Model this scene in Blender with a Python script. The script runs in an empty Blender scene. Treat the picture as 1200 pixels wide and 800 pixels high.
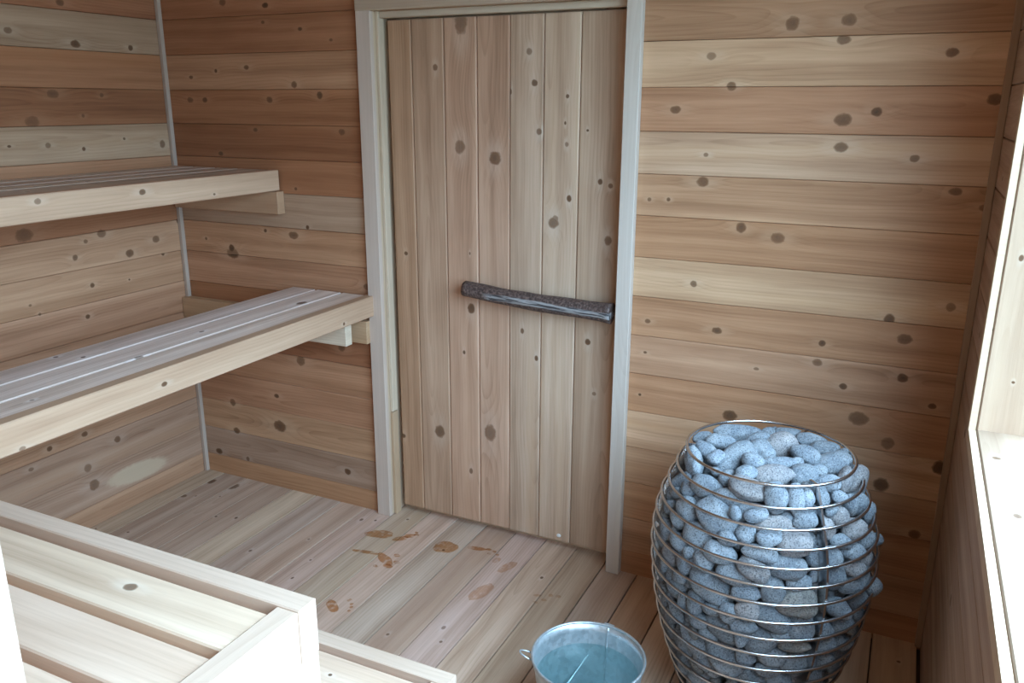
import bpy, bmesh, math, random
from mathutils import Matrix, Vector, Quaternion, noise
random.seed(7)
scene = bpy.context.scene
COL = scene.collection

# ---------------------------------------------------------------- camera
def look_axes(yaw, pitch, roll):
    fw = Vector((-math.sin(yaw) * math.cos(pitch), math.cos(yaw) * math.cos(pitch), -math.sin(pitch)))
    r = fw.cross(Vector((0, 0, 1))).normalized()
    u = r.cross(fw)
    return r * math.cos(roll) + u * math.sin(roll), u * math.cos(roll) - r * math.sin(roll), fw
cam_data = bpy.data.cameras.new('camera')
cam_data.sensor_width = 36.0
cam_data.lens = 972.25 / 1200 * 36.0
cam_data.clip_start = 0.02
cam = bpy.data.objects.new('camera', cam_data)
COL.objects.link(cam)
cr, cu, cf = look_axes(0.4462, 0.2794, 0.0029)
CAM = Vector((2.7408, -2.5262, 1.5977))
cam.matrix_world = Matrix(((cr.x, cu.x, -cf.x, CAM.x), (cr.y, cu.y, -cf.y, CAM.y), (cr.z, cu.z, -cf.z, CAM.z), (0, 0, 0, 1)))
scene.camera = cam

# ---------------------------------------------------------------- sky light and exposure
SKY = 29.0
world = bpy.data.worlds.new('overcast_sky')
scene.world = world
world.use_nodes = True
bg = world.node_tree.nodes['Background']
# overcast sky: luminance rises smoothly from the horizon to the zenith (CIE overcast law), cool white
wt = world.node_tree
w_tc = wt.nodes.new('ShaderNodeTexCoord')
w_sep = wt.nodes.new('ShaderNodeSeparateXYZ')
w_map = wt.nodes.new('ShaderNodeMapRange')
w_map.inputs['From Min'].default_value = 0.0; w_map.inputs['From Max'].default_value = 1.0
w_map.inputs['To Min'].default_value = 1.0 / 3.0; w_map.inputs['To Max'].default_value = 1.0
w_mul = wt.nodes.new('ShaderNodeMath'); w_mul.operation = 'MULTIPLY'
w_mul.inputs[1].default_value = SKY
wt.links.new(w_tc.outputs['Generated'], w_sep.inputs[0])
wt.links.new(w_sep.outputs['Z'], w_map.inputs['Value'])
wt.links.new(w_map.outputs[0], w_mul.inputs[0])
wt.links.new(w_mul.outputs[0], bg.inputs['Strength'])
bg.inputs['Color'].default_value = (0.52, 0.76, 1.0, 1)
vs = scene.view_settings
vs.view_transform = 'Standard'
vs.look = 'None'
vs.gamma = 1.0
vs.use_curve_mapping = False
vs.exposure = 0.0
scene.cycles.max_bounces = 14
scene.cycles.diffuse_bounces = 8
scene.cycles.transparent_max_bounces = 12
scene.cycles.sample_clamp_indirect = 8.0

# window opening in the right wall (y from far jamb to near jamb, z from sill to head)
WX = 2.93
WY0, WY1, WZ0, WZ1 = -0.515, -2.68, 0.897, 2.24
def portal(name, sx, sy, mw):          # guides sky sampling through a real opening, gives no light of its own
    pl = bpy.data.lights.new(name, 'AREA')
    pl.shape = 'RECTANGLE'; pl.size = sx; pl.size_y = sy
    pl.cycles.is_portal = True
    po = bpy.data.objects.new(name, pl)
    po.matrix_world = mw
    COL.objects.link(po)
portal('window_portal', WY0 - WY1, WZ1 - WZ0, Matrix(((0, 0, 1, 3.06), (1, 0, 0, (WY0 + WY1) / 2), (0, 1, 0, (WZ0 + WZ1) / 2), (0, 0, 0, 1))))

# ---------------------------------------------------------------- helpers
FAR = (1000.0, 1000.0, 0.01)
def tag(o, label=None, cat=None, group=None, kind=None):
    if label: o['label'] = label
    if cat: o['category'] = cat
    if group: o['group'] = group
    if kind: o['kind'] = kind
    return o
def empty(name, loc=(0, 0, 0)):
    o = bpy.data.objects.new(name, None)
    o.empty_display_size = 0.05
    o.location = loc
    COL.objects.link(o)
    return o
def link(name, me, mat, parent=None, mw=None):
    o = bpy.data.objects.new(name, me)
    COL.objects.link(o)
    if mat and not me.materials: me.materials.append(mat)
    if parent:
        o.parent = parent
        if mw is not None:
            par = parent
            base = Matrix.Identity(4)
            while par: base = par.matrix_basis @ base; par = par.parent
            o.matrix_basis = base.inverted() @ mw
    elif mw is not None:
        o.matrix_basis = mw
    return o
def smooth(me):
    me.polygons.foreach_set('use_smooth', [True] * len(me.polygons))
def mesh_from(name, verts, faces):
    me = bpy.data.meshes.new(name)
    me.from_pydata(verts, [], faces)
    me.update()
    return me
MESHES = {}
def board_mesh(L, Wd, T, ch):
    """plank: length X (centred), width Y (centred), front face at z=0, back at z=-T, chamfered front edges"""
    key = (round(L, 4), round(Wd, 4), round(T, 4), round(ch, 4))
    if key not in MESHES:
        h, w, c = L / 2, Wd / 2, ch
        c2 = min(c, 0.003)
        prof = [(-w, -T), (w, -T), (w, -c), (w - c, 0), (-w + c, 0), (-w, -c)]
        vs_, fs = [], []
        for sx in (-1, 1):
            for (y, z) in prof: vs_.append((sx * h, y, z))
        n = len(prof)
        for i in range(n):
            j = (i + 1) % n
            fs.append((i, j, n + j, n + i)[::-1])
        fs.append(tuple(range(n))); fs.append(tuple(range(2 * n - 1, n - 1, -1)))
        me = mesh_from('board', vs_, fs)
        bm = bmesh.new(); bm.from_mesh(me); bmesh.ops.recalc_face_normals(bm, faces=bm.faces); bm.to_mesh(me); bm.free()
        MESHES[key] = me
    return MESHES[key]
def frame_mat(X, Y, Z, o):
    return Matrix(((X[0], Y[0], Z[0], o[0]), (X[1], Y[1], Z[1], o[1]), (X[2], Y[2], Z[2], o[2]), (0, 0, 0, 1)))
AX = {'back': ((1, 0, 0), (0, 0, 1), (0, -1, 0)), 'left': ((0, 1, 0), (0, 0, 1), (1, 0, 0)), 'right': ((0, -1, 0), (0, 0, 1), (-1, 0, 0)),
      'floor': ((0, 1, 0), (-1, 0, 0), (0, 0, 1)), 'upright': ((0, 0, 1), (-1, 0, 0), (0, -1, 0)), 'topx': ((1, 0, 0), (0, 1, 0), (0, 0, 1)),
      'upright_right': ((0, 0, 1), (0, 1, 0), (1, 0, 0))}
AX['upright_right'] = ((0, 0, 1), (0, -1, 0), (1, 0, 0))
SEED = [0]
def wood_props(o, tint, knots=(), seed=None, patch=None, contrast=1.0):
    SEED[0] += 1
    o['tint'] = [float(v) for v in tint]
    o['seed'] = float(seed if seed is not None else (SEED[0] * 0.737) % 17.0)
    o['grain'] = float(contrast)
    ks = list(knots)[:6]
    for i in range(6):
        o['k%d' % i] = [float(v) for v in (ks[i] if i < len(ks) else FAR)]
    o['patch'] = [float(v) for v in (patch or FAR)]
def plank(name, parent, ax, centre, L, Wd, T, tint, mat, knots=(), ch=0.0025, seed=None, patch=None, contrast=1.0):
    """a wooden piece; centre = centre of its front face; knots given in world coordinates of that face"""
    X, Y, Z = AX[ax]
    mw = frame_mat(X, Y, Z, centre)
    o = link(name, board_mesh(L, Wd, T, ch), mat, parent, mw)
    inv = mw.inverted()
    kk = []
    for (p, r) in knots:
        q = inv @ Vector(p)
        kk.append((q.x, q.y, r * 0.86))
    pp = None
    if patch:
        q = inv @ Vector(patch[0]); pp = (q.x, q.y, patch[1])
    wood_props(o, tint, kk, seed, pp, contrast)
    return o
def jitter(t, a=0.06):
    k = 1 + random.uniform(-a, a)
    return (t[0] * k, t[1] * k * (1 + random.uniform(-a, a) * 0.3), t[2] * k * (1 + random.uniform(-a, a) * 0.5))
def box_pts(x0, x1, y0, y1, z0, z1):
    v = [(x, y, z) for x in (x0, x1) for y in (y0, y1) for z in (z0, z1)]
    f = [(0, 1, 3, 2), (4, 6, 7, 5), (0, 4, 5, 1), (2, 3, 7, 6), (0, 2, 6, 4), (1, 5, 7, 3)]
    return v, f
def tube_mesh(name, pts, rad, seg=10, closed=False, smooth_it=True):
    """round bar along a polyline"""
    n = len(pts); vs_, fs = [], []
    P = [Vector(p) for p in pts]
    up = None
    for i in range(n):
        if closed: t = (P[(i + 1) % n] - P[i - 1]).normalized()
        else: t = (P[min(i + 1, n - 1)] - P[max(i - 1, 0)]).normalized()
        if up is None: up = t.orthogonal().normalized()
        up = (up - t * up.dot(t)).normalized()
        b = t.cross(up)
        r = rad[i] if isinstance(rad, (list, tuple)) else rad
        for k in range(seg):
            a = 2 * math.pi * k / seg
            vs_.append(P[i] + up * (r * math.cos(a)) + b * (r * math.sin(a)))
    m = n if closed else n - 1
    for i in range(m):
        for k in range(seg):
            j = (i + 1) % n
            fs.append((i * seg + k, i * seg + (k + 1) % seg, j * seg + (k + 1) % seg, j * seg + k))
    if not closed:
        fs.append(tuple(range(seg))[::-1]); fs.append(tuple((n - 1) * seg + k for k in range(seg)))
    me = mesh_from(name, vs_, fs)
    if smooth_it: smooth(me)
    return me
def ring_mesh(name, R, r, z=0.0, n=64, seg=8):
    return tube_mesh(name, [(R * math.cos(2 * math.pi * i / n), R * math.sin(2 * math.pi * i / n), z) for i in range(n)], r, seg, True)
def lathe_mesh(name, prof, n=64, closed_profile=False):
    vs_, fs = [], []
    m = len(prof)
    for i in range(n):
        a = 2 * math.pi * i / n
        for (r, z) in prof: vs_.append((r * math.cos(a), r * math.sin(a), z))
    for i in range(n):
        for k in range(m if closed_profile else m - 1):
            k2 = (k + 1) % m
            fs.append((i * m + k, ((i + 1) % n) * m + k, ((i + 1) % n) * m + k2, i * m + k2))
    me = mesh_from(name, vs_, fs)
    smooth(me)
    return me
def slab_with_hole(name, us, ws, hole, place, thick):
    """wall slab on a grid of cuts with one cell left out; place(u, w, d) -> world point"""
    bm = bmesh.new()
    g = {}
    def V(i, j, d):
        if (i, j, d) not in g: g[(i, j, d)] = bm.verts.new(place(us[i], ws[j], thick if d else 0.0))
        return g[(i, j, d)]
    cells = [(i, j) for i in range(len(us) - 1) for j in range(len(ws) - 1) if (i, j) != hole]
    S = set(cells)
    for (i, j) in cells:
        bm.faces.new((V(i, j, 0), V(i + 1, j, 0), V(i + 1, j + 1, 0), V(i, j + 1, 0)))
        bm.faces.new((V(i, j, 1), V(i, j + 1, 1), V(i + 1, j + 1, 1), V(i + 1, j, 1)))
        for (di, dj, a, b) in ((-1, 0, (i, j), (i, j + 1)), (1, 0, (i + 1, j), (i + 1, j + 1)), (0, -1, (i, j), (i + 1, j)), (0, 1, (i, j + 1), (i + 1, j + 1))):
            if (i + di, j + dj) not in S:
                bm.faces.new((V(*a, 0), V(*b, 0), V(*b, 1), V(*a, 1)))
    bmesh.ops.recalc_face_normals(bm, faces=bm.faces)
    me = bpy.data.meshes.new(name)
    bm.to_mesh(me); bm.free()
    return me

# ---------------------------------------------------------------- materials
class NT:
    """tiny helper to write node math"""
    def __init__(s, mat):
        mat.use_nodes = True
        s.t = mat.node_tree
        s.bsdf = s.t.nodes['Principled BSDF']
        s.out = s.t.nodes['Material Output']
    def n(s, typ, **kw):
        nd = s.t.nodes.new(typ)
        for k, v in kw.items(): setattr(nd, k, v)
        return nd
    def put(s, sock, v):
        if isinstance(v, bpy.types.NodeSocket): s.t.links.new(v, sock)
        else:
            try: sock.default_value = v
            except Exception: sock.default_value = (v[0], v[1], v[2], 1.0)
    def m(s, op, *a, clamp=False):
        nd = s.n('ShaderNodeMath', operation=op); nd.use_clamp = clamp
        for i, v in enumerate(a): s.put(nd.inputs[i], v)
        return nd.outputs[0]
    def attr(s, name, out='Vector'):
        nd = s.n('ShaderNodeAttribute'); nd.attribute_type = 'OBJECT'; nd.attribute_name = name
        return nd.outputs[out]
    def sep(s, v):
        nd = s.n('ShaderNodeSeparateXYZ'); s.put(nd.inputs[0], v); return nd.outputs
    def comb(s, x, y, z):
        nd = s.n('ShaderNodeCombineXYZ')
        for i, v in enumerate((x, y, z)): s.put(nd.inputs[i], v)
        return nd.outputs[0]
    def noise(s, vec, scale=1.0, detail=2.0, rough=0.5):
        nd = s.n('ShaderNodeTexNoise')
        s.put(nd.inputs['Vector'], vec); s.put(nd.inputs['Scale'], scale); s.put(nd.inputs['Detail'], detail); s.put(nd.inputs['Roughness'], rough)
        return nd.outputs[0]
    def ramp(s, v, a, b, lo=0.0, hi=1.0, smooth=True):
        nd = s.n('ShaderNodeMapRange'); nd.interpolation_type = 'SMOOTHSTEP' if smooth else 'LINEAR'; nd.clamp = True
        for k, x in (('Value', v), ('From Min', a), ('From Max', b), ('To Min', lo), ('To Max', hi)): s.put(nd.inputs[k], x)
        return nd.outputs[0]
    def mix(s, f, a, b, mode='MIX'):
        nd = s.n('ShaderNodeMix', data_type='RGBA', blend_type=mode); nd.clamp_factor = True
        s.put(nd.inputs[0], f); s.put(nd.inputs[6], a); s.put(nd.inputs[7], b)
        return nd.outputs[2]

def make_wood(name, rough=0.62, ringfreq=95.0, end_dark=True):
    mat = bpy.data.materials.new(name)
    N = NT(mat)
    tc = N.n('ShaderNodeTexCoord').outputs['Object']
    x, y, z = N.sep(tc)
    seed = N.attr('seed', 'Fac')
    tint = N.attr('tint', 'Color')
    gr = N.attr('grain', 'Fac')
    sx = N.m('ADD', x, N.m('MULTIPLY', seed, 3.17))
    sy = N.m('ADD', y, N.m('MULTIPLY', seed, 1.31))
    # knots
    qmin = None; bulge = None; q2min = None; kmask = None
    wob = N.m('MULTIPLY', N.m('SUBTRACT', N.noise(N.comb(sx, sy, z), 60.0, 2.0), 0.5), 0.55)
    for i in range(6):
        kx, ky, kr = N.sep(N.attr('k%d' % i))
        dx = N.m('MULTIPLY', N.m('SUBTRACT', x, kx), N.m('ADD', 0.6, N.m('MULTIPLY', N.m('FRACT', N.m('MULTIPLY', kx, 53.1)), 0.5)))
        dy = N.m('SUBTRACT', y, ky)
        d = N.m('SQRT', N.m('ADD', N.m('MULTIPLY', dx, dx), N.m('MULTIPLY', dy, dy)))
        q = N.m('DIVIDE', d, kr)
        dx2 = N.m('MULTIPLY', dx, 0.55)
        q2 = N.m('DIVIDE', N.m('SQRT', N.m('ADD', N.m('MULTIPLY', dx2, dx2), N.m('MULTIPLY', dy, dy))), kr)
        b = N.m('MULTIPLY', N.m('EXPONENT', N.m('MULTIPLY', N.m('MULTIPLY', q2, q2), -0.28)), kr)
        st = N.m('ADD', 0.58, N.m('MULTIPLY', N.m('FRACT', N.m('ADD', N.m('MULTIPLY', kx, 17.3), N.m('MULTIPLY', ky, 91.7))), 0.40))
        km = N.m('MULTIPLY', N.ramp(N.m('ADD', q, wob), 1.08, 0.70), st)
        kmask = km if kmask is None else N.m('MAXIMUM', kmask, km)
        q2min = q2 if q2min is None else N.m('MINIMUM', q2min, q2)
        qmin = q if qmin is None else N.m('MINIMUM', qmin, q)
        bulge = b if bulge is None else N.m('ADD', bulge, b)
    qn = N.m('ADD', qmin, wob)
    knot = kmask
    core = N.ramp(qn, 0.75, 0.1)
    hn = N.noise(N.comb(N.m('MULTIPLY', sx, 14.0), N.m('MULTIPLY', sy, 60.0), 4.0), 1.0, 2.0)
    halo = N.m('MULTIPLY', N.m('MULTIPLY', N.ramp(N.m('ADD', q2min, N.m('MULTIPLY', hn, 0.9)), 2.7, 1.2), N.m('SUBTRACT', 1.0, knot)), N.ramp(hn, 0.3, 0.6, 0.25, 1.0))
    rim = N.m('MULTIPLY', N.ramp(qn, 1.06, 0.98), N.ramp(qn, 0.80, 0.92))
    # annual rings cut by the plank: distance to a wandering pith line
    w1 = N.m('SUBTRACT', N.noise(N.comb(N.m('MULTIPLY', sx, 0.9), seed, 0.0), 1.0, 1.0), 0.5)
    w2 = N.m('SUBTRACT', N.noise(N.comb(N.m('MULTIPLY', sx, 2.6), N.m('MULTIPLY', sy, 9.0), seed), 1.0, 2.0), 0.5)
    off = N.m('SUBTRACT', N.m('FRACT', N.m('MULTIPLY', seed, 0.619)), 0.5)
    yy = N.m('ADD', N.m('ADD', y, N.m('MULTIPLY', off, 0.16)), N.m('MULTIPLY', w2, 0.022))
    hh = N.m('ADD', N.m('MULTIPLY', w1, 0.16), N.m('ADD', z, 0.02))
    rad = N.m('SQRT', N.m('ADD', N.m('MULTIPLY', yy, yy), N.m('MULTIPLY', hh, hh)))
    rad = N.m('ADD', rad, N.m('MULTIPLY', bulge, 1.1))
    ph = N.m('MULTIPLY', rad, ringfreq)
    fr = N.m('FRACT', ph)
    ring = N.m('MULTIPLY', N.m('POWER', fr, 3.0), N.ramp(fr, 1.0, 0.93))
    amp = N.ramp(N.noise(N.comb(N.m('MULTIPLY', sx, 1.3), N.m('MULTIPLY', sy, 12.0), 3.3), 1.0, 1.0), 0.35, 0.7, 0.25, 1.0)
    ring = N.m('MULTIPLY', ring, amp)
    # streaks
    fine = N.noise(N.comb(N.m('MULTIPLY', sx, 5.0), N.m('ADD', N.m('MULTIPLY', sy, 150.0), N.m('MULTIPLY', bulge, 200.0)), N.m('MULTIPLY', z, 150.0)), 1.0, 5.0, 0.62)
    broad = N.noise(N.comb(N.m('MULTIPLY', sx, 0.8), N.m('MULTIPLY', N.m('ADD', sy, N.m('MULTIPLY', w2, 0.03)), 24.0), N.m('MULTIPLY', seed, 2.0)), 1.0, 2.0)
    cloud = N.noise(N.comb(N.m('MULTIPLY', sx, 3.0), N.m('MULTIPLY', sy, 7.0), 9.0), 1.0, 2.0)
    v = N.m('ADD', N.m('MULTIPLY', N.m('SUBTRACT', broad, 0.5), 0.95), N.m('MULTIPLY', N.m('SUBTRACT', fine, 0.5), 0.42))
    v = N.m('ADD', v, N.m('MULTIPLY', N.m('SUBTRACT', cloud, 0.5), 0.34))
    v = N.m('SUBTRACT', v, N.m('MULTIPLY', ring, 0.22))
    v = N.m('MULTIPLY', v, gr)
    lum = N.m('ADD', 1.0, v)
    base = N.mix(1.0, tint, N.comb(lum, lum, lum), 'MULTIPLY')
    # pale sapwood bands
    sap = N.ramp(N.noise(N.comb(N.m('MULTIPLY', sx, 0.45), N.m('MULTIPLY', N.m('ADD', sy, N.m('MULTIPLY', w2, 0.02)), 13.0), N.m('MULTIPLY', seed, 5.0)), 1.0, 1.0), 0.55, 0.72)
    base = N.mix(N.m('MULTIPLY', sap, 0.5), base, N.mix(1.0, tint, (1.20, 1.23, 1.20, 1), 'MULTIPLY'))
    # redder where dark, yellower where pale
    warm = N.ramp(v, -0.35, 0.35)
    base = N.mix(1.0, base, N.mix(warm, (1.05, 0.94, 0.86, 1), (1.0, 1.01, 1.02, 1)), 'MULTIPLY')
    pale = N.mix(1.0, tint, (1.20, 1.30, 1.40, 1), 'MULTIPLY')
    base = N.mix(N.m('MULTIPLY', halo, 0.55), base, pale)
    dark = N.mix(core, (0.15, 0.065, 0.028, 1), (0.055, 0.028, 0.018, 1))
    dark = N.mix(N.m('MULTIPLY', N.ramp(N.m('SINE', N.m('MULTIPLY', qn, 21.0)), 0.2, 1.0), 0.45), dark, (0.05, 0.028, 0.02, 1))
    dark = N.mix(N.noise(N.comb(sx, sy, z), 160.0, 2.0), dark, (0.16, 0.08, 0.04, 1))
    base = N.mix(knot, base, dark)
    base = N.mix(N.m('MULTIPLY', N.m('MULTIPLY', rim, knot), 0.5), base, (0.055, 0.03, 0.02, 1))
    # pale sapwood scar
    px, py, pr = N.sep(N.attr('patch'))
    pdx = N.m('MULTIPLY', N.m('SUBTRACT', x, px), 0.27)
    pdy = N.m('ADD', N.m('SUBTRACT', y, py), N.m('MULTIPLY', N.m('SUBTRACT', x, px), 0.06))
    pd = N.m('DIVIDE', N.m('SQRT', N.m('ADD', N.m('MULTIPLY', pdx, pdx), N.m('MULTIPLY', pdy, pdy))), pr)
    base = N.mix(N.m('MULTIPLY', N.ramp(N.m('ADD', pd, N.m('MULTIPLY', wob, 0.5)), 1.1, 0.75), 0.75), base, (0.60, 0.46, 0.32, 1))
    N.put(N.bsdf.inputs['Base Color'], base)
    N.put(N.bsdf.inputs['Roughness'], rough)
    N.bsdf.inputs['Specular IOR Level'].default_value = 0.28
    bp = N.n('ShaderNodeBump'); bp.inputs['Strength'].default_value = 0.25; bp.inputs['Distance'].default_value = 0.0015
    N.put(bp.inputs['Height'], N.m('SUBTRACT', fine, N.m('MULTIPLY', knot, 0.6)))
    N.put(N.bsdf.inputs['Normal'], bp.outputs[0])
    return mat

def simple(name, col, rough=0.5, metal=0.0, spec=0.5):
    mat = bpy.data.materials.new(name); mat.use_nodes = True
    b = mat.node_tree.nodes['Principled BSDF']
    b.inputs['Base Color'].default_value = (*col, 1); b.inputs['Roughness'].default_value = rough
    b.inputs['Metallic'].default_value = metal; b.inputs['Specular IOR Level'].default_value = spec
    return mat

WOOD = make_wood('cedar_wood')
FLOORWOOD = make_wood('floor_wood', rough=0.48)

def make_stone():
    mat = bpy.data.materials.new('granite_stone')
    N = NT(mat)
    tc = N.n('ShaderNodeTexCoord').outputs['Object']
    seed = N.attr('seed', 'Fac'); tint = N.attr('tint', 'Color')
    geo = N.n('ShaderNodeNewGeometry').outputs['Position']
    sp = N.noise(geo, 330.0, 2.0, 0.6)
    sp2 = N.noise(geo, 190.0, 1.0)
    cl = N.noise(geo, 26.0, 3.0)
    spots = N.ramp(sp, 0.53, 0.61)
    lights = N.ramp(sp2, 0.55, 0.70)
    base = N.mix(N.ramp(cl, 0.3, 0.7), N.mix(1.0, tint, (0.80, 0.82, 0.85, 1), 'MULTIPLY'), N.mix(1.0, tint, (1.15, 1.13, 1.1, 1), 'MULTIPLY'))
    base = N.mix(N.m('MULTIPLY', lights, 0.35), base, (0.46, 0.48, 0.50, 1))
    base = N.mix(N.m('MULTIPLY', spots, 0.75), base, (0.05, 0.055, 0.065, 1))
    N.put(N.bsdf.inputs['Base Color'], base)
    N.bsdf.inputs['Roughness'].default_value = 0.78
    N.bsdf.inputs['Specular IOR Level'].default_value = 0.3
    bp = N.n('ShaderNodeBump'); bp.inputs['Strength'].default_value = 0.35; bp.inputs['Distance'].default_value = 0.001
    N.put(bp.inputs['Height'], sp); N.put(N.bsdf.inputs['Normal'], bp.outputs[0])
    return mat
STONE = make_stone()
STEEL = simple('stainless_steel', (0.62, 0.62, 0.63), 0.26, 1.0)
DARKSTEEL = simple('dark_heater_steel', (0.05, 0.05, 0.055), 0.5, 0.6)

def make_galv():
    mat = bpy.data.materials.new('galvanised_steel')
    N = NT(mat)
    geo = N.n('ShaderNodeNewGeometry').outputs['Position']
    vo = N.n('ShaderNodeTexVoronoi'); N.put(vo.inputs['Vector'], geo); vo.inputs['Scale'].default_value = 90.0
    f = N.sep(vo.outputs['Color'])[0]
    N.put(N.bsdf.inputs['Base Color'], N.mix(f, (0.50, 0.55, 0.58, 1), (0.60, 0.65, 0.68, 1)))
    N.bsdf.inputs['Metallic'].default_value = 0.75
    N.put(N.bsdf.inputs['Roughness'], N.ramp(f, 0.0, 1.0, 0.34, 0.46))
    return mat
GALV = make_galv()

def clear_film(name, tintc, ior, rough=0.02, bump=0.0, patchy=False):
    """thin transparent sheet: tinted transmission plus Fresnel reflection"""
    mat = bpy.data.materials.new(name); N = NT(mat)
    N.t.nodes.remove(N.bsdf)
    tr = N.n('ShaderNodeBsdfTransparent'); tr.inputs['Color'].default_value = (*tintc, 1)
    if patchy:      # a drying film: thin and colourless in places
        gp = N.n('ShaderNodeNewGeometry').outputs['Position']
        N.put(tr.inputs['Color'], N.mix(N.ramp(N.noise(gp, 48.0, 3.0), 0.50, 0.66), (*tintc, 1), (0.985, 0.96, 0.94, 1)))
    gl = N.n('ShaderNodeBsdfGlossy'); gl.inputs['Roughness'].default_value = rough
    fr = N.n('ShaderNodeFresnel')      # same reflectance from both sides of the thin sheet
    bf = N.n('ShaderNodeNewGeometry').outputs['Backfacing']
    N.put(fr.inputs['IOR'], N.m('ADD', ior, N.m('MULTIPLY', bf, 1.0 / ior - ior)))
    mx = N.n('ShaderNodeMixShader')
    if bump:
        geo = N.n('ShaderNodeNewGeometry').outputs['Position']
        bp = N.n('ShaderNodeBump'); bp.inputs['Strength'].default_value = bump; bp.inputs['Distance'].default_value = 0.002
        N.put(bp.inputs['Height'], N.noise(geo, 22.0, 1.0))
        N.put(gl.inputs['Normal'], bp.outputs[0])
    N.t.links.new(fr.outputs[0], mx.inputs[0]); N.t.links.new(tr.outputs[0], mx.inputs[1]); N.t.links.new(gl.outputs[0], mx.inputs[2])
    N.t.links.new(mx.outputs[0], N.out.inputs['Surface'])
    return mat
GLASS = clear_film('window_glass', (0.95, 0.97, 0.97), 1.45)
WATER = clear_film('water', (0.74, 0.90, 0.90), 1.33, 0.01, 0.05)
WET = clear_film('wet_film', (0.86, 0.69, 0.54), 1.33, 0.3, patchy=True)
DAMP = clear_film('damp_film', (0.93, 0.84, 0.76), 1.33, 0.4, patchy=True)

def make_bark():
    mat = bpy.data.materials.new('weathered_branch'); N = NT(mat)
    tc = N.n('ShaderNodeTexCoord').outputs['Object']
    x, y, z = N.sep(tc)
    st = N.noise(N.comb(N.m('MULTIPLY', x, 9.0), N.m('MULTIPLY', y, 150.0), N.m('MULTIPLY', z, 150.0)), 1.0, 3.0, 0.6)
    sp = N.noise(tc, 140.0, 2.0)
    bark = N.mix(N.ramp(sp, 0.35, 0.7), (0.055, 0.032, 0.028, 1), (0.17, 0.115, 0.10, 1))
    bare = N.mix(N.ramp(st, 0.42, 0.55), (0.06, 0.055, 0.06, 1), (0.36, 0.35, 0.35, 1))
    # bare weathered strip along the lower front
    edge = N.m('ADD', z, N.m('MULTIPLY', N.m('SUBTRACT', N.noise(N.comb(N.m('MULTIPLY', x, 16.0), 0.0, 0.0), 1.0, 2.0), 0.5), 0.012))
    band = N.m('MULTIPLY', N.ramp(edge, 0.006, 0.001), N.ramp(edge, -0.022, -0.016))
    band = N.m('MULTIPLY', band, N.ramp(x, -0.20, -0.15))
    N.put(N.bsdf.inputs['Base Color'], N.mix(band, bark, bare))
    N.bsdf.inputs['Roughness'].default_value = 0.55
    bp = N.n('ShaderNodeBump'); bp.inputs['Strength'].default_value = 0.6; bp.inputs['Distance'].default_value = 0.004
    N.put(bp.inputs['Height'], N.m('ADD', st, sp)); N.put(N.bsdf.inputs['Normal'], bp.outputs[0])
    return mat
BARK = make_bark()
CUTWOOD = simple('cut_branch_end', (0.40, 0.27, 0.17), 0.7)
def make_ground():
    mat = bpy.data.materials.new('outdoor_ground'); N = NT(mat)
    geo = N.n('ShaderNodeNewGeometry').outputs['Position']
    N.put(N.bsdf.inputs['Base Color'], N.mix(N.noise(geo, 3.0, 4.0), (0.10, 0.11, 0.08, 1), (0.20, 0.19, 0.15, 1)))
    N.bsdf.inputs['Roughness'].default_value = 0.9
    return mat
GROUND = make_ground()

# ---------------------------------------------------------------- tints
P_ = (0.56, 0.375, 0.245); T_ = (0.47, 0.277, 0.168); O_ = (0.475, 0.26, 0.147); B_ = (0.36, 0.165, 0.085); R_ = (0.31, 0.135, 0.065)
Y_ = (0.58, 0.37, 0.23); PL_ = (0.45, 0.30, 0.195); G_ = (0.40, 0.26, 0.18)
CASE = (0.60, 0.50, 0.43); PALE = (0.71, 0.545, 0.425); PALER = (0.65, 0.51, 0.41); WEATH = (0.76, 0.65, 0.585); FL = (0.56, 0.42, 0.325)

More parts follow.
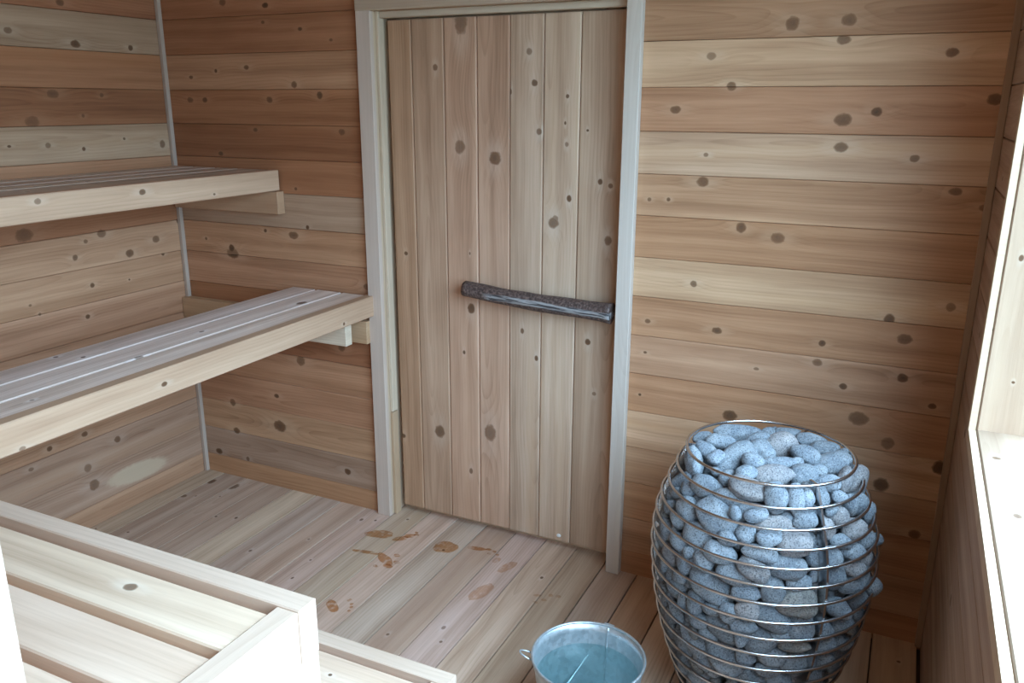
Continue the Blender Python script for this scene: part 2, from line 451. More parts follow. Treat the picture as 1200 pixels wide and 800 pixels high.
KN_BACK = [(2.384, 1.811, 0.0236), (2.529, 1.815, 0.0202), (2.52, 1.765, 0.0148), (2.166, 1.73, 0.0129), (2.786, 1.727, 0.0142), (2.23, 1.647, 0.0158), (2.07, 1.581, 0.0143), (2.541, 1.557, 0.0208), (2.624, 1.578, 0.0149), (2.9, 1.611, 0.0176), (2.17, 1.452, 0.0082), (2.543, 1.483, 0.0172), (2.732, 1.458, 0.012), (2.166, 1.373, 0.0175), (2.004, 1.312, 0.0075), (2.064, 1.315, 0.0074), (2.84, 1.375, 0.0128), (2.915, 1.336, 0.0109), (2.289, 1.244, 0.0185), (2.397, 1.219, 0.0202), (2.158, 1.06, 0.0134), (2.722, 1.011, 0.0184), (2.871, 1.062, 0.0148), (2.017, 0.924, 0.0092), (2.24, 0.919, 0.0134), (2.55, 0.917, 0.0117), (2.768, 0.958, 0.0183), (2.543, 0.857, 0.0139), (2.014, 0.818, 0.0058), (2.368, 0.812, 0.0066), (2.622, 0.793, 0.0117), (2.777, 0.842, 0.0165), (2.3, 0.647, 0.0228), (2.674, 0.701, 0.0256), (2.761, 0.638, 0.0233), (2.862, 0.77, 0.0102), (2.907, 0.588, 0.0249), (2.758, 0.503, 0.0268), (2.003, 0.671, 0.0059), (0.332, 1.956, 0.015), (0.687, 1.852, 0.0084), (0.519, 1.88, 0.0074), (0.821, 1.811, 0.0071), (0.423, 1.725, 0.0101), (0.27, 1.714, 0.009), (0.139, 1.692, 0.0079), (0.644, 1.661, 0.016), (0.122, 1.607, 0.0133), (0.2, 1.607, 0.0118), (0.523, 1.608, 0.0138), (0.758, 1.624, 0.017), (0.442, 1.498, 0.009), (0.846, 1.497, 0.0146), (0.256, 1.404, 0.0106), (0.938, 1.341, 0.0097), (0.619, 1.283, 0.0077), (0.661, 1.139, 0.0103), (0.592, 1.104, 0.0182), (0.269, 1.029, 0.0191), (0.134, 1.059, 0.0083), (0.453, 1.113, 0.0093), (0.272, 1.008, 0.0246), (0.923, 0.931, 0.0152), (0.791, 0.674, 0.0184), (0.584, 0.593, 0.0245), (0.194, 0.351, 0.0204), (0.447, 0.285, 0.0312), (0.201, 0.222, 0.0176), (0.086, 0.103, 0.0165), (0.251, 0.098, 0.0133), (0.788, 0.145, 0.0165), (0.443, 0.42, 0.0112)]
KN_LEFT = [(-0.631, 1.823, 0.0132), (-0.387, 1.795, 0.0167), (-0.152, 1.795, 0.0127), (-0.502, 1.625, 0.0175), (-0.305, 1.623, 0.0099), (-0.394, 1.55, 0.0085), (-0.595, 1.533, 0.0229), (-0.69, 1.455, 0.0056), (-0.549, 1.452, 0.0117), (-0.41, 1.434, 0.0098), (-0.23, 1.464, 0.0064), (-0.052, 1.437, 0.0189), (-0.425, 1.928, 0.0139), (-0.688, 1.157, 0.0289), (-0.383, 1.122, 0.019), (-0.455, 1.102, 0.0099), (-0.137, 1.066, 0.0177), (-0.008, 1.124, 0.014), (-0.507, 1.05, 0.0135), (-0.27, 1.029, 0.0184), (-0.141, 1.061, 0.0149), (-0.109, 1.003, 0.011), (-0.451, 0.936, 0.0114), (-0.286, 0.927, 0.0053), (-0.489, 0.824, 0.0114), (-0.675, 0.875, 0.0071), (-0.705, 0.913, 0.0059), (-0.801, 0.328, 0.0097), (-0.436, 0.308, 0.0161), (-0.581, 0.243, 0.0207), (-0.564, 0.165, 0.0262), (-0.72, 0.377, 0.0123), (-0.573, 0.38, 0.0128)]
KN_DOOR = [(1.214, 1.715, 0.0119), (1.316, 1.856, 0.029), (1.306, 1.452, 0.0252), (1.441, 1.418, 0.0277), (1.567, 1.759, 0.0132), (1.586, 1.661, 0.0132), (1.604, 1.508, 0.0125), (1.702, 1.62, 0.0075), (1.696, 1.537, 0.0047), (1.703, 1.47, 0.0085), (1.715, 1.296, 0.0106), (1.822, 1.355, 0.0104), (1.858, 1.343, 0.0103), (1.774, 1.515, 0.0056), (1.497, 1.635, 0.0096), (1.667, 1.225, 0.0137), (1.66, 1.211, 0.0226), (1.733, 1.155, 0.0081), (1.856, 1.166, 0.0159), (1.685, 1.082, 0.0064), (1.343, 0.882, 0.0176), (1.34, 1.083, 0.0038), (1.548, 0.822, 0.0086), (1.604, 0.728, 0.0086), (1.605, 0.678, 0.0086), (1.681, 0.82, 0.0075), (1.795, 0.813, 0.0129), (1.824, 0.629, 0.0093), (1.071, 1.062, 0.01), (1.311, 0.712, 0.007), (1.535, 0.542, 0.0088), (1.199, 0.377, 0.0267), (1.417, 0.41, 0.0294), (1.335, 0.238, 0.0097), (1.031, 0.328, 0.0124), (1.56, 0.353, 0.0139), (1.573, 0.204, 0.0117), (1.689, 0.138, 0.0151), (1.731, 0.148, 0.0092), (1.574, 0.08, 0.0095), (1.826, 0.628, 0.0131), (1.534, 0.542, 0.0091)]
KN_FLOOR = [(0.114, -0.248, 0.0177), (0.239, -0.088, 0.0259), (0.118, -0.091, 0.0183), (0.16, -0.568, 0.0069), (0.372, -0.324, 0.0072), (0.453, -0.298, 0.0072), (0.682, -0.468, 0.0067), (0.912, -0.091, 0.0088), (1.322, 0.178, 0.0064), (0.925, -0.423, 0.0057)]

LINES = [2.425, 2.295, 2.165, 2.035, 1.905, 1.775, 1.645, 1.517, 1.39, 1.262, 1.13, 1.003, 0.873, 0.742, 0.61, 0.48, 0.35, 0.215, 0.085, -0.045]
CEIL = 2.40
def rows():
    for i in range(len(LINES) - 1):
        yield i, min(LINES[i], CEIL), max(LINES[i + 1], -0.02)

# ---------------------------------------------------------------- setting
ground = link('ground', mesh_from('ground', [(-40, -40, -0.45), (40, -40, -0.45), (40, 40, -0.45), (-40, 40, -0.45)], [(0, 1, 2, 3)]), GROUND)
tag(ground, 'rough grassy ground outside the cabin', 'ground', kind='structure')

# floor: joists/subfloor slab + planks running towards the door wall
v, f = box_pts(-0.1, 3.05, -2.95, 0.14, -0.09, -0.024)
fl = link('floor', mesh_from('floor', v, f), simple('subfloor', (0.14, 0.09, 0.06), 0.9))
tag(fl, 'worn greyish wooden plank floor with wet footprints', 'floor', kind='structure')
fx = [-0.024 + 0.128 * i for i in range(24)]
for i in range(23):
    x0, x1 = max(fx[i], 0.0), min(fx[i + 1], 2.93)
    if x1 - x0 < 0.01: continue
    kn = [((k[0], k[1], 0), k[2]) for k in KN_FLOOR if x0 < k[0] < x1]
    for _ in range(2): kn.append(((random.uniform(x0 + .02, x1 - .02), random.uniform(-1.3, 0.0), 0), random.uniform(0.004, 0.008)))
    t = jitter(FL, 0.13)
    if i % 5 == 1: t = (t[0] * 0.86, t[1] * 0.82, t[2] * 0.78)
    plank('plank', fl, 'floor', ((x0 + x1) / 2, -1.375, 0.0), 2.99, x1 - x0 - 0.0048, 0.022, t, FLOORWOOD, kn, ch=0.0008, contrast=1.0)

# back wall (with the doorway)
DX0, DX1, DZ = 1.000, 1.930, 1.90
me = slab_with_hole('wall_back', [-0.12, DX0 - 0.02, DX1 + 0.02, 3.07], [-0.05, -0.02, DZ + 0.02, 2.5], (1, 1), lambda u, w, d: (u, 0.02 + d, w), 0.10)
wb = link('wall_back', me, simple('wall_backing', (0.10, 0.06, 0.04), 0.9))
tag(wb, 'knotty cedar plank wall with the door in it', 'wall', kind='structure')
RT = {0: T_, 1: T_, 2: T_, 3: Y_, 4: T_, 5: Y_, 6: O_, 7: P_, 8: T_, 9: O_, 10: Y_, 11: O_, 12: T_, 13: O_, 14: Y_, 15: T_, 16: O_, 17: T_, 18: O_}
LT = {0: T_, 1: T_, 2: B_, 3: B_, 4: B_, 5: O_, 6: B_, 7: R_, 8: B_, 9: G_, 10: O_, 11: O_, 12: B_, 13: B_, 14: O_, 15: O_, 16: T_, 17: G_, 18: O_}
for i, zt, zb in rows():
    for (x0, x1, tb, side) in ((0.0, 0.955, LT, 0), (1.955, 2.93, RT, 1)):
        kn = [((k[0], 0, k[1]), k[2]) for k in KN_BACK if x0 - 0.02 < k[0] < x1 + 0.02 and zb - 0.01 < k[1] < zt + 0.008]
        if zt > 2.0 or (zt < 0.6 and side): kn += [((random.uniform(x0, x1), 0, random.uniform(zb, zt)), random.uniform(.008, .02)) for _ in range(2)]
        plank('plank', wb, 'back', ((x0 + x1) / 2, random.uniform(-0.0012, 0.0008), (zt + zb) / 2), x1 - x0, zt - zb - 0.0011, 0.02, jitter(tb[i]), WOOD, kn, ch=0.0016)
zt = 2.165
plank('plank', wb, 'back', ((DX0 + DX1) / 2, 0.0, (1.985 + CEIL) / 2), DX1 - DX0 + 0.09, CEIL - 1.985, 0.02, T_, WOOD)

# left wall
v, f = box_pts(-0.12, -0.02, -2.95, 0.02, -0.05, 2.5)
wl = link('wall_left', mesh_from('wall_left', v, f), simple('wall_backing_left', (0.10, 0.06, 0.04), 0.9))
tag(wl, 'knotty cedar plank wall behind the tiered benches', 'wall', kind='structure')
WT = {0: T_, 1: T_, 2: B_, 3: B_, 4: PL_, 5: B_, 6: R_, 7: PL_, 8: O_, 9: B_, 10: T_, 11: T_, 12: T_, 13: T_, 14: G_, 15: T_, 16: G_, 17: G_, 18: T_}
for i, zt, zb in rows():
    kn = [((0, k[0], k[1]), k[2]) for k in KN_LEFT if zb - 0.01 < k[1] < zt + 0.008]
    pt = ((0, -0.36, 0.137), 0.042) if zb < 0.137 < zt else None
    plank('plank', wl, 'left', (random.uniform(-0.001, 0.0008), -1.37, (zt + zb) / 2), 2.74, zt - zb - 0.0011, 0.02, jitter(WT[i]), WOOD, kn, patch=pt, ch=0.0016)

# right wall with the window opening
RWT = (0.38, 0.27, 0.205)
me = slab_with_hole('wall_right', [0.02, WY0 + 0.004, WY1 - 0.004, -2.95], [-0.05, WZ0 - 0.004, WZ1 + 0.004, 2.5], (1, 1), lambda u, w, d: (WX + 0.02 + d, u, w), 0.10)
wr = link('wall_right', me, simple('wall_backing_right', (0.10, 0.06, 0.04), 0.9))
tag(wr, 'shaded cedar plank wall under and beside the window', 'wall', kind='structure')
for i, zt, zb in rows():
    spans = [(0.0, -2.74)] if (zt <= WZ0 or zb >= WZ1) else [(0.0, WY0), (WY1, -2.74)]
    ztt, zbb = zt, zb
    if zb < WZ0 < zt:
        for (a, b, t0, b0) in ((0.0, WY0, zt, zb), (WY1, -2.74, zt, zb), (WY0, WY1, WZ0, zb)):
            plank('plank', wr, 'right', (WX, (a + b) / 2, (t0 + b0) / 2), abs(a - b), t0 - b0 - 0.0022, 0.02, jitter(RWT), WOOD, [])
        continue
    if zb < WZ1 < zt:
        for (a, b, t0, b0) in ((0.0, WY0, zt, zb), (WY1, -2.74, zt, zb), (WY0, WY1, zt, WZ1)):
            plank('plank', wr, 'right', (WX, (a + b) / 2, (t0 + b0) / 2), abs(a - b), t0 - b0 - 0.0022, 0.02, jitter(RWT), WOOD, [])
        continue
    for (a, b) in spans:
        kn = [((WX, random.uniform(min(a, b), max(a, b)), random.uniform(zb, zt)), random.uniform(.008, .018)) for _ in range(2 if len(spans) == 1 else 1)]
        plank('plank', wr, 'right', (WX, (a + b) / 2, (zt + zb) / 2), abs(a - b), zt - zb - 0.0022, 0.02, jitter(RWT), WOOD, kn)

# wall behind the camera, ceiling
v, f = box_pts(-0.12, 3.07, -2.86, -2.74, -0.05, 2.5)
wf = link('wall_front', mesh_from('wall_front', v, f), WOOD); wood_props(wf, T_)
tag(wf, 'cedar wall behind the near benches', 'wall', kind='structure')
v, f = box_pts(-0.12, 3.07, -2.95, 0.14, CEIL, CEIL + 0.1)
ce = link('ceiling', mesh_from('ceiling', v, f), WOOD); wood_props(ce, T_)
tag(ce, 'flat cedar ceiling above the frame', 'ceiling', kind='structure')

# ---------------------------------------------------------------- window
w1 = empty('window_1', (WX, WY0, WZ0))
tag(w1, 'large window opening with pale wooden jamb and deep sill', 'window', kind='structure')
JT = (0.42, 0.30, 0.215)
GX = 3.022
# far jamb (faces the camera), near jamb, head, sill
plank('jamb', w1, 'upright', (WX + 0.002 + 0.058, WY0 - 0.006, (WZ0 + WZ1) / 2), WZ1 - WZ0, 0.116, 0.018, JT, WOOD, [((2.96, WY0, 1.29), .006), ((2.985, WY0, 1.02), .004)], contrast=0.5)
o = plank('jamb', w1, 'upright', (WX + 0.067, WY1, (WZ0 + WZ1) / 2), WZ1 - WZ0, 0.11, 0.02, JT, WOOD, contrast=0.5)
o.matrix_basis = o.matrix_basis @ Matrix.Rotation(math.pi, 4, 'X')
plank('sill', w1, 'floor', (WX + 0.060, (WY0 + WY1) / 2, WZ0 + 0.004), WY0 - WY1, 0.116, 0.018, (0.33, 0.245, 0.18), WOOD, [((2.96, -0.68, WZ0), .01), ((2.975, -0.95, WZ0), .009)], contrast=0.5)
o = plank('head_jamb', w1, 'floor', (WX + 0.067, (WY0 + WY1) / 2, WZ1), WY0 - WY1, 0.11, 0.02, JT, WOOD, contrast=0.5)
o.matrix_basis = o.matrix_basis @ Matrix.Rotation(math.pi, 4, 'X')
# edge strips round the opening, proud of the wall planks
ST = (0.55, 0.43, 0.31); SW, SP = 0.030, 0.014
def strip(y0, y1, z0, z1):
    vv, ff = box_pts(WX - SP, WX, min(y0, y1), max(y0, y1), z0, z1)
    c = Vector((WX, (y0 + y1) / 2, (z0 + z1) / 2))
    vv = [tuple(Vector(p) - c) for p in vv]
    o = link('edge_strip', mesh_from('edge_strip', vv, ff), WOOD, w1, Matrix.Translation(c)); wood_props(o, ST, contrast=0.4)
strip(WY0 - 0.004, WY0 + SW, WZ0 - SW, WZ1 + SW)
strip(WY1 - 0.002, WY1 - SW, WZ0 - SW, WZ1 + SW)
strip(WY0 - 0.0045, WY1 - 0.002, WZ0 - SW, WZ0 + 0.002)
strip(WY0 + 0.002, WY1 - 0.002, WZ1 + 0.002, WZ1 + SW)
vv, ff = box_pts(-0.003, 0.003, -(WY0 - WY1) / 2 - .01, (WY0 - WY1) / 2 + .01, -(WZ1 - WZ0) / 2 - .01, (WZ1 - WZ0) / 2 + .01)
link('pane', mesh_from('pane', vv, ff), GLASS, w1, Matrix.Translation((GX + 0.022, (WY0 + WY1) / 2, (WZ0 + WZ1) / 2)))

# ---------------------------------------------------------------- door
d1 = empty('door_1', (1.465, 0.05, 0.0))
tag(d1, 'closed plank door of upright cedar boards with a branch handle', 'door', kind='structure')
DY = 0.052
joints = [1.022, 1.118, 1.247, 1.373, 1.496, 1.618, 1.745, 1.917]
DT = [(0.46, 0.285, 0.18), (0.48, 0.315, 0.215), (0.54, 0.345, 0.24), (0.52, 0.335, 0.235), (0.53, 0.385, 0.285), (0.55, 0.405, 0.30), (0.48, 0.345, 0.25)]
for i in range(7):
    x0, x1 = joints[i], joints[i + 1]
    kn = [((k[0], DY, k[1]), k[2]) for k in KN_DOOR if x0 < k[0] < x1]
    plank('plank', d1, 'upright', ((x0 + x1) / 2, DY + random.uniform(-.0008, .0008), (0.030 + 1.872) / 2), 1.842, x1 - x0 - 0.002, 0.036, DT[i], WOOD, kn, ch=0.004)
# jambs, stops, and light blockers added behind the door
JB = (0.56, 0.44, 0.32)
vv, ff = None, None
def piece(name, x0, x1, y0, y1, z0, z1, tint, parent, vertical=True, contrast=0.6):
    c = Vector(((x0 + x1) / 2, (y0 + y1) / 2, (z0 + z1) / 2))
    hx, hy, hz = abs(x1 - x0) / 2, abs(y1 - y0) / 2, abs(z1 - z0) / 2
    if hz >= hx and hz >= hy: X, Y, Z = (0, 0, 1), (-1, 0, 0), (0, -1, 0); L, Wd, T = hz, hx, hy
    elif hx >= hy: X, Y, Z = (1, 0, 0), (0, 0, 1), (0, -1, 0); L, Wd, T = hx, hz, hy
    else: X, Y, Z = (0, 1, 0), (0, 0, 1), (1, 0, 0); L, Wd, T = hy, hz, hx
    b = min(0.002, L, Wd, T)
    key = ('p', round(L, 4), round(Wd, 4), round(T, 4))
    if key not in MESHES:
        bm = bmesh.new()
        r = bmesh.ops.create_cube(bm, size=2.0)
        for q in bm.verts: q.co = Vector((q.co.x * L, q.co.y * Wd, q.co.z * T))
        bmesh.ops.bevel(bm, geom=[e for e in bm.edges], offset=b, segments=1, affect='EDGES')
        me = bpy.data.meshes.new(name); bm.to_mesh(me); bm.free(); MESHES[key] = me
    o = link(name, MESHES[key], WOOD, parent, frame_mat(X, Y, Z, c))
    wood_props(o, tint, contrast=contrast)
    return o
piece('jamb', DX0 - 0.02, DX0, -0.001, 0.12, 0.0, DZ, JB, d1)
piece('jamb', DX1, DX1 + 0.02, -0.001, 0.12, 0.0, DZ, JB, d1)
piece('head_jamb', DX0 - 0.02, DX1 + 0.02, -0.001, 0.12, DZ, DZ + 0.02, (0.42, 0.27, 0.16), d1)
piece('stop', DX0, DX0 + 0.014, 0.012, 0.046, 0.44, DZ, (0.62, 0.52, 0.40), d1)
piece('stop', DX0, DX0 + 0.014, 0.012, 0.046, 0.0, 0.436, (0.50, 0.36, 0.24), d1)
piece('stop', DX0 + 0.014, DX1, 0.020, 0.046, DZ - 0.022, DZ, (0.55, 0.46, 0.36), d1)
piece('light_block_stop', DX0 - 0.001, DX0 + 0.05, 0.0905, 0.12, 0.0, DZ, JB, d1)  # unseen strips added behind the door edges to block daylight leaks
piece('light_block_stop', DX1 - 0.05, DX1 + 0.001, 0.0905, 0.12, 0.0, DZ, JB, d1)
piece('light_block_stop', DX0 - 0.001, DX1 + 0.001, 0.0905, 0.12, DZ - 0.06, DZ, JB, d1)
piece('light_block_board', DX0, DX1, 0.0895, 0.14, -0.02, 0.050, JB, d1)  # added board behind the door foot, keeps outdoor light from the gap
# branch handle
hm_a, hm_b = Vector((1.345, 0.0, 0.966)), Vector((1.897, -0.004, 0.938))
hx_ = (hm_b - hm_a).normalized(); hy_ = Vector((0, 1, 0)); hy_ = (hy_ - hx_ * hy_.dot(hx_)).normalized(); hz_ = hx_.cross(hy_)
HM = frame_mat(hx_, hy_, hz_, (hm_a + hm_b) / 2)
HL = (hm_b - hm_a).length
pts, vs_, fs = [], [], []
n, seg = 42, 20
for i in range(n):
    t = i / (n - 1); xx = (t - 0.5) * HL
    R = 0.0275 + 0.005 * t + (0.003 if t > 0.93 else 0) * (t - 0.93) / 0.07
    bend = -0.006 * math.sin(math.pi * t)
    for k in range(seg):
        a = 2 * math.pi * k / seg
        rr = R * (1 + 0.10 * noise.noise(Vector((xx * 9, math.cos(a) * 1.4, math.sin(a) * 1.4))))
        if t > 0.2: rr *= 1 - 0.16 * max(0, math.cos(a - math.radians(205))) ** 6      # split groove
        vs_.append((xx, rr * math.cos(a), rr * math.sin(a) + bend))
for i in range(n - 1):
    for k in range(seg): fs.append((i * seg + k, i * seg + (k + 1) % seg, (i + 1) * seg + (k + 1) % seg, (i + 1) * seg + k))
fs.append(tuple(range(seg))[::-1]); fs.append(tuple((n - 1) * seg + k for k in range(seg)))
me = mesh_from('handle', vs_, fs); smooth(me)
me.materials.append(BARK); me.materials.append(CUTWOOD)
me.polygons[len(fs) - 2].material_index = 1; me.polygons[len(fs) - 2].use_smooth = False; me.polygons[len(fs) - 1].use_smooth = False
h = link('handle', me, None, d1, HM); h['label'] = 'dark weathered split branch used as the door handle'
for xx in (-0.19, 0.2):
    link('standoff', tube_mesh('standoff', [(xx, 0.015, -0.002), (xx, 0.058, -0.002)], 0.011, 10), BARK, h, HM)
# little white bumper at the foot of the door
bm = bmesh.new(); bmesh.ops.create_uvsphere(bm, u_segments=14, v_segments=8, radius=0.008)
me = bpy.data.meshes.new('bumper'); bm.to_mesh(me); bm.free(); smooth(me)
o = link('bumper', me, simple('white_plastic', (0.85, 0.85, 0.83), 0.4), d1, Matrix.Translation((1.704, DY - 0.003, 0.052)) @ Matrix.Diagonal((1.1, .5, .9, 1)))
o['label'] = 'small white bumper near the door foot'

# casings and corner trims
c1 = piece('trim_1', 0.942, 1.002, -0.020, 0.0, 0.0, 1.957, CASE, None, contrast=0.35)
tag(c1, 'pale upright casing along the bench side of the door', 'casing', kind='structure')
c2 = piece('trim_2', 1.916, 1.964, -0.030, 0.0, 0.0, 1.957, (0.60, 0.55, 0.50), None, contrast=0.35)
tag(c2, 'pale grey upright casing on the stove side of the door', 'casing', kind='structure')
c3 = piece('trim_3', 0.942, 1.964, -0.022, 0.0, 1.899, 1.962, (0.50, 0.40, 0.31), None, contrast=0.35)
tag(c3, 'horizontal casing over the door', 'casing', kind='structure')
c4 = piece('trim_4', 0.0, 0.018, -0.018, 0.0, 0.0, CEIL, (0.47, 0.39, 0.33), None, contrast=0.3)
tag(c4, 'slim pale trim strip in the corner behind the benches', 'trim', kind='structure')
c5 = piece('trim_5', WX - 0.018, WX, -0.018, 0.0, 0.0, CEIL, (0.37, 0.26, 0.18), None, contrast=0.3)
tag(c5, 'slim brown trim strip in the corner beside the window', 'trim', kind='structure')

# ---------------------------------------------------------------- benches
def kn_on(z=None, lst=()):
    return [((a, b, z), r) for a, b, r in lst]
# upper bench on the left wall
ub = empty('upper_bench', (0.27, -1.3, 1.35))
tag(ub, 'upper slatted bench on the left wall with a pale front rail', 'bench')
UZ = 1.352; Y0, Y1 = -0.012, -2.72
yc, yl = (Y0 + Y1) / 2, Y0 - Y1
plank('front_rail', ub, 'left', (0.549, yc, UZ - 0.0385), yl, 0.077, 0.038, (0.62, 0.43, 0.30), WOOD, [((0.549, -1.001, 1.332), .0103), ((0.549, -0.646, 1.326), .0116), ((0.549, -0.346, 1.291), .005)], ch=0.003, contrast=0.7)
for (x0, x1) in ((0.015, 0.115), (0.127, 0.232), (0.244, 0.349), (0.361, 0.506)):
    plank('slat', ub, 'floor', ((x0 + x1) / 2, yc, UZ - 0.002), yl, x1 - x0, 0.036, jitter((0.66, 0.565, 0.50), .06), WOOD, [(((x0 + x1) / 2 + .01, random.uniform(-1, -.1), UZ), .009)], ch=0.003)
piece('cleat', 0.020, 0.560, -0.040, -0.001, 1.186, 1.272, (0.46, 0.29, 0.18), ub)
piece('cross_support', 0.05, 0.511, -1.20, -1.162, 1.234, 1.313, (0.52, 0.36, 0.22), ub)
piece('cross_support', 0.05, 0.511, -2.40, -2.362, 1.234, 1.313, (0.52, 0.36, 0.22), ub)
# lower bench on the left
lb = empty('lower_bench', (0.77, -1.3, 0.9))
tag(lb, 'lower weathered grey slatted bench ending at the door casing', 'bench')
LZ = 0.904
plank('front_rail', lb, 'left', (0.965, yc, LZ - 0.039), yl, 0.078, 0.038, (0.54, 0.37, 0.255), WOOD, [((0.965, -1.006, 0.861), .0082), ((0.965, -1.42, 0.832), .0069), ((0.965, -0.203, 0.84), .0072)], ch=0.003, contrast=0.7)
SLK = [(0.81, -0.949, 0.0115), (0.79, -0.216, 0.0182), (0.668, -1.019, 0.0076), (0.869, -1.317, 0.0065), (0.762, -0.666, 0.0085), (0.599, -1.053, 0.0086)]
for (x0, x1) in ((0.580, 0.690), (0.699, 0.812), (0.821, 0.922)):
    plank('slat', lb, 'floor', ((x0 + x1) / 2, yc, LZ - 0.003), yl, x1 - x0, 0.036, jitter(WEATH, .06), WOOD, [((a, b, LZ), r) for a, b, r in SLK if x0 < a < x1], ch=0.003)
piece('cleat', 0.001, 0.944, -0.040, -0.001, 0.718, 0.806, (0.50, 0.34, 0.21), lb)
piece('cross_support', 0.585, 0.900, -0.112, -0.074, 0.722, 0.864, (0.70, 0.60, 0.47), lb)
piece('cross_support', 0.585, 0.925, -1.30, -1.262, 0.830, 0.864, (0.55, 0.38, 0.24), lb)
piece('cross_support', 0.585, 0.925, -2.50, -2.462, 0.79, 0.864, (0.55, 0.38, 0.24), lb)
piece('leg', 0.885, 0.925, -2.62, -2.53, 0.0, 0.866, PALE, lb)
# benches along the near side, stepping up towards the camera
def near_bench(name, label, x0, x1, y0, y1, z, leg_bottom, tint, nslat, wslat, gap, group=None):
    b = empty(name, ((x0 + x1) / 2, (y0 + y1) / 2, leg_bottom))
    tag(b, label, 'bench')
    o = plank('front_rail', b, 'topx', ((x0 + x1) / 2, y0 - 0.019, z), x1 - x0, 0.038, 0.089, PALER, WOOD, [], ch=0.002, contrast=0.6)
    y = y0 - 0.038 - gap
    for i in range(nslat):
        kn = [((1.747, -1.781, z), .011), ((1.30, y - .04, z), .007)] if (name == 'seat_bench' and i == 0) else [((random.uniform(x0 + .2, x1 - .2), y - wslat * random.uniform(.2, .8), z), random.uniform(.005, .009))]
        plank('slat', b, 'topx', ((x0 + x1 - 0.040) / 2, y - wslat / 2, z - 0.005), x1 - x0 - 0.042, wslat, 0.036, jitter(tint, .05), WOOD, kn, ch=0.0025, contrast=0.8)
        y -= wslat + gap
    piece('end_rail', x1 - 0.038, x1, y1, y0 - 0.0385, z - 0.089, z - 0.002, PALER, b, contrast=0.5)
    piece('leg', x1 - 0.038, x1, y0 - 0.089, y0, leg_bottom, z - 0.0895, PALER, b, contrast=0.5)
    piece('leg', x0 + 0.02, x0 + 0.058, y0 - 0.127, y0 - 0.039, leg_bottom, z - 0.042, tint, b, contrast=0.35)
    for xx in (x0 + 0.30, ):
        piece('cross_support', xx, xx + 0.038, y1, y0 - 0.039, z - 0.115, z - 0.042, tint, b, contrast=0.35)
    return b
near_bench('step_bench', 'lowest pale step bench in the foreground beside the wet floor', 0.975, 2.000, -1.244, -1.68, 0.450, 0.0, PALE, 4, 0.088, 0.016)
near_bench('seat_bench', 'pale slatted foreground bench with bright end rail above the step', 0.975, 2.021, -1.688, -2.09, 0.900, 0.0, PALE, 3, 0.092, 0.018)
nb = near_bench('top_bench', 'highest near bench whose pale corner post shows at the lower left', 0.975, 2.000, -2.100, -2.70, 1.355, 0.0, PALE, 5, 0.088, 0.018)

# ---------------------------------------------------------------- stove
SX, SY = 2.4872, -0.4598
RZ = [.742, .695, .650, .608, .565, .519, .474, .424, .375, .326, .277, .228, .180, .132, .084]
RR = [.206, .2275, .2472, .2635, .275, .281, .2833, .281, .276, .269, .2595, .248, .234, .218, .200]
sv = empty('sauna_stove', (SX, SY, 0.0))
tag(sv, 'barrel-shaped steel ring basket stove filled with grey stones', 'stove')
for z, r in zip(RZ, RR):
    link('ring', ring_mesh('ring', r + 0.002, 0.0040, z, 72, 8), STEEL, sv, Matrix.Translation((SX, SY, 0)))
def rad_at(z):
    for i in range(len(RZ) - 1):
        if RZ[i] >= z >= RZ[i + 1]:
            t = (RZ[i] - z) / (RZ[i] - RZ[i + 1]); return RR[i] * (1 - t) + RR[i + 1] * t
    return RR[-1] if z < RZ[-1] else RR[0]
for deg in (-49, 71, 191):
    a = math.radians(deg); ca, sa = math.cos(a), math.sin(a)
    vv, ff = [], []
    zs = [0.742 - 0.022 * i for i in range(33)]
    for z in zs:
        ro = rad_at(z) - 0.0012
        for (rr, tt) in ((ro - 0.030, -0.003), (ro, -0.003), (ro, 0.003), (ro - 0.030, 0.003)):
            vv.append((rr * ca - tt * sa, rr * sa + tt * ca, z))
    for i in range(len(zs) - 1):
        for k in range(4): ff.append((i * 4 + k, i * 4 + (k + 1) % 4, i * 4 + 4 + (k + 1) % 4, i * 4 + 4 + k))
    ff.append((0, 1, 2, 3)); ff.append(tuple(len(vv) - 4 + k for k in (3, 2, 1, 0)))
    link('strap', mesh_from('strap', vv, ff), STEEL, sv, Matrix.Translation((SX, SY, 0)))
    link('foot', tube_mesh('foot', [((rad_at(.06) - .03) * ca, (rad_at(.06) - .03) * sa, 0.0), ((rad_at(.06) - .03) * ca, (rad_at(.06) - .03) * sa, 0.062)], 0.016, 14), DARKSTEEL, sv, Matrix.Translation((SX, SY, 0)))
link('base_plate', lathe_mesh('base_plate', [(0.001, 0.052), (0.192, 0.052), (0.196, 0.056), (0.196, 0.064), (0.001, 0.064)], 48), DARKSTEEL, sv, Matrix.Translation((SX, SY, 0)))
link('heater_core', lathe_mesh('heater_core', [(0.001, 0.063), (0.070, 0.063), (0.074, 0.07), (0.074, 0.56), (0.068, 0.566), (0.001, 0.566)], 32), DARKSTEEL, sv, Matrix.Translation((SX, SY, 0)))

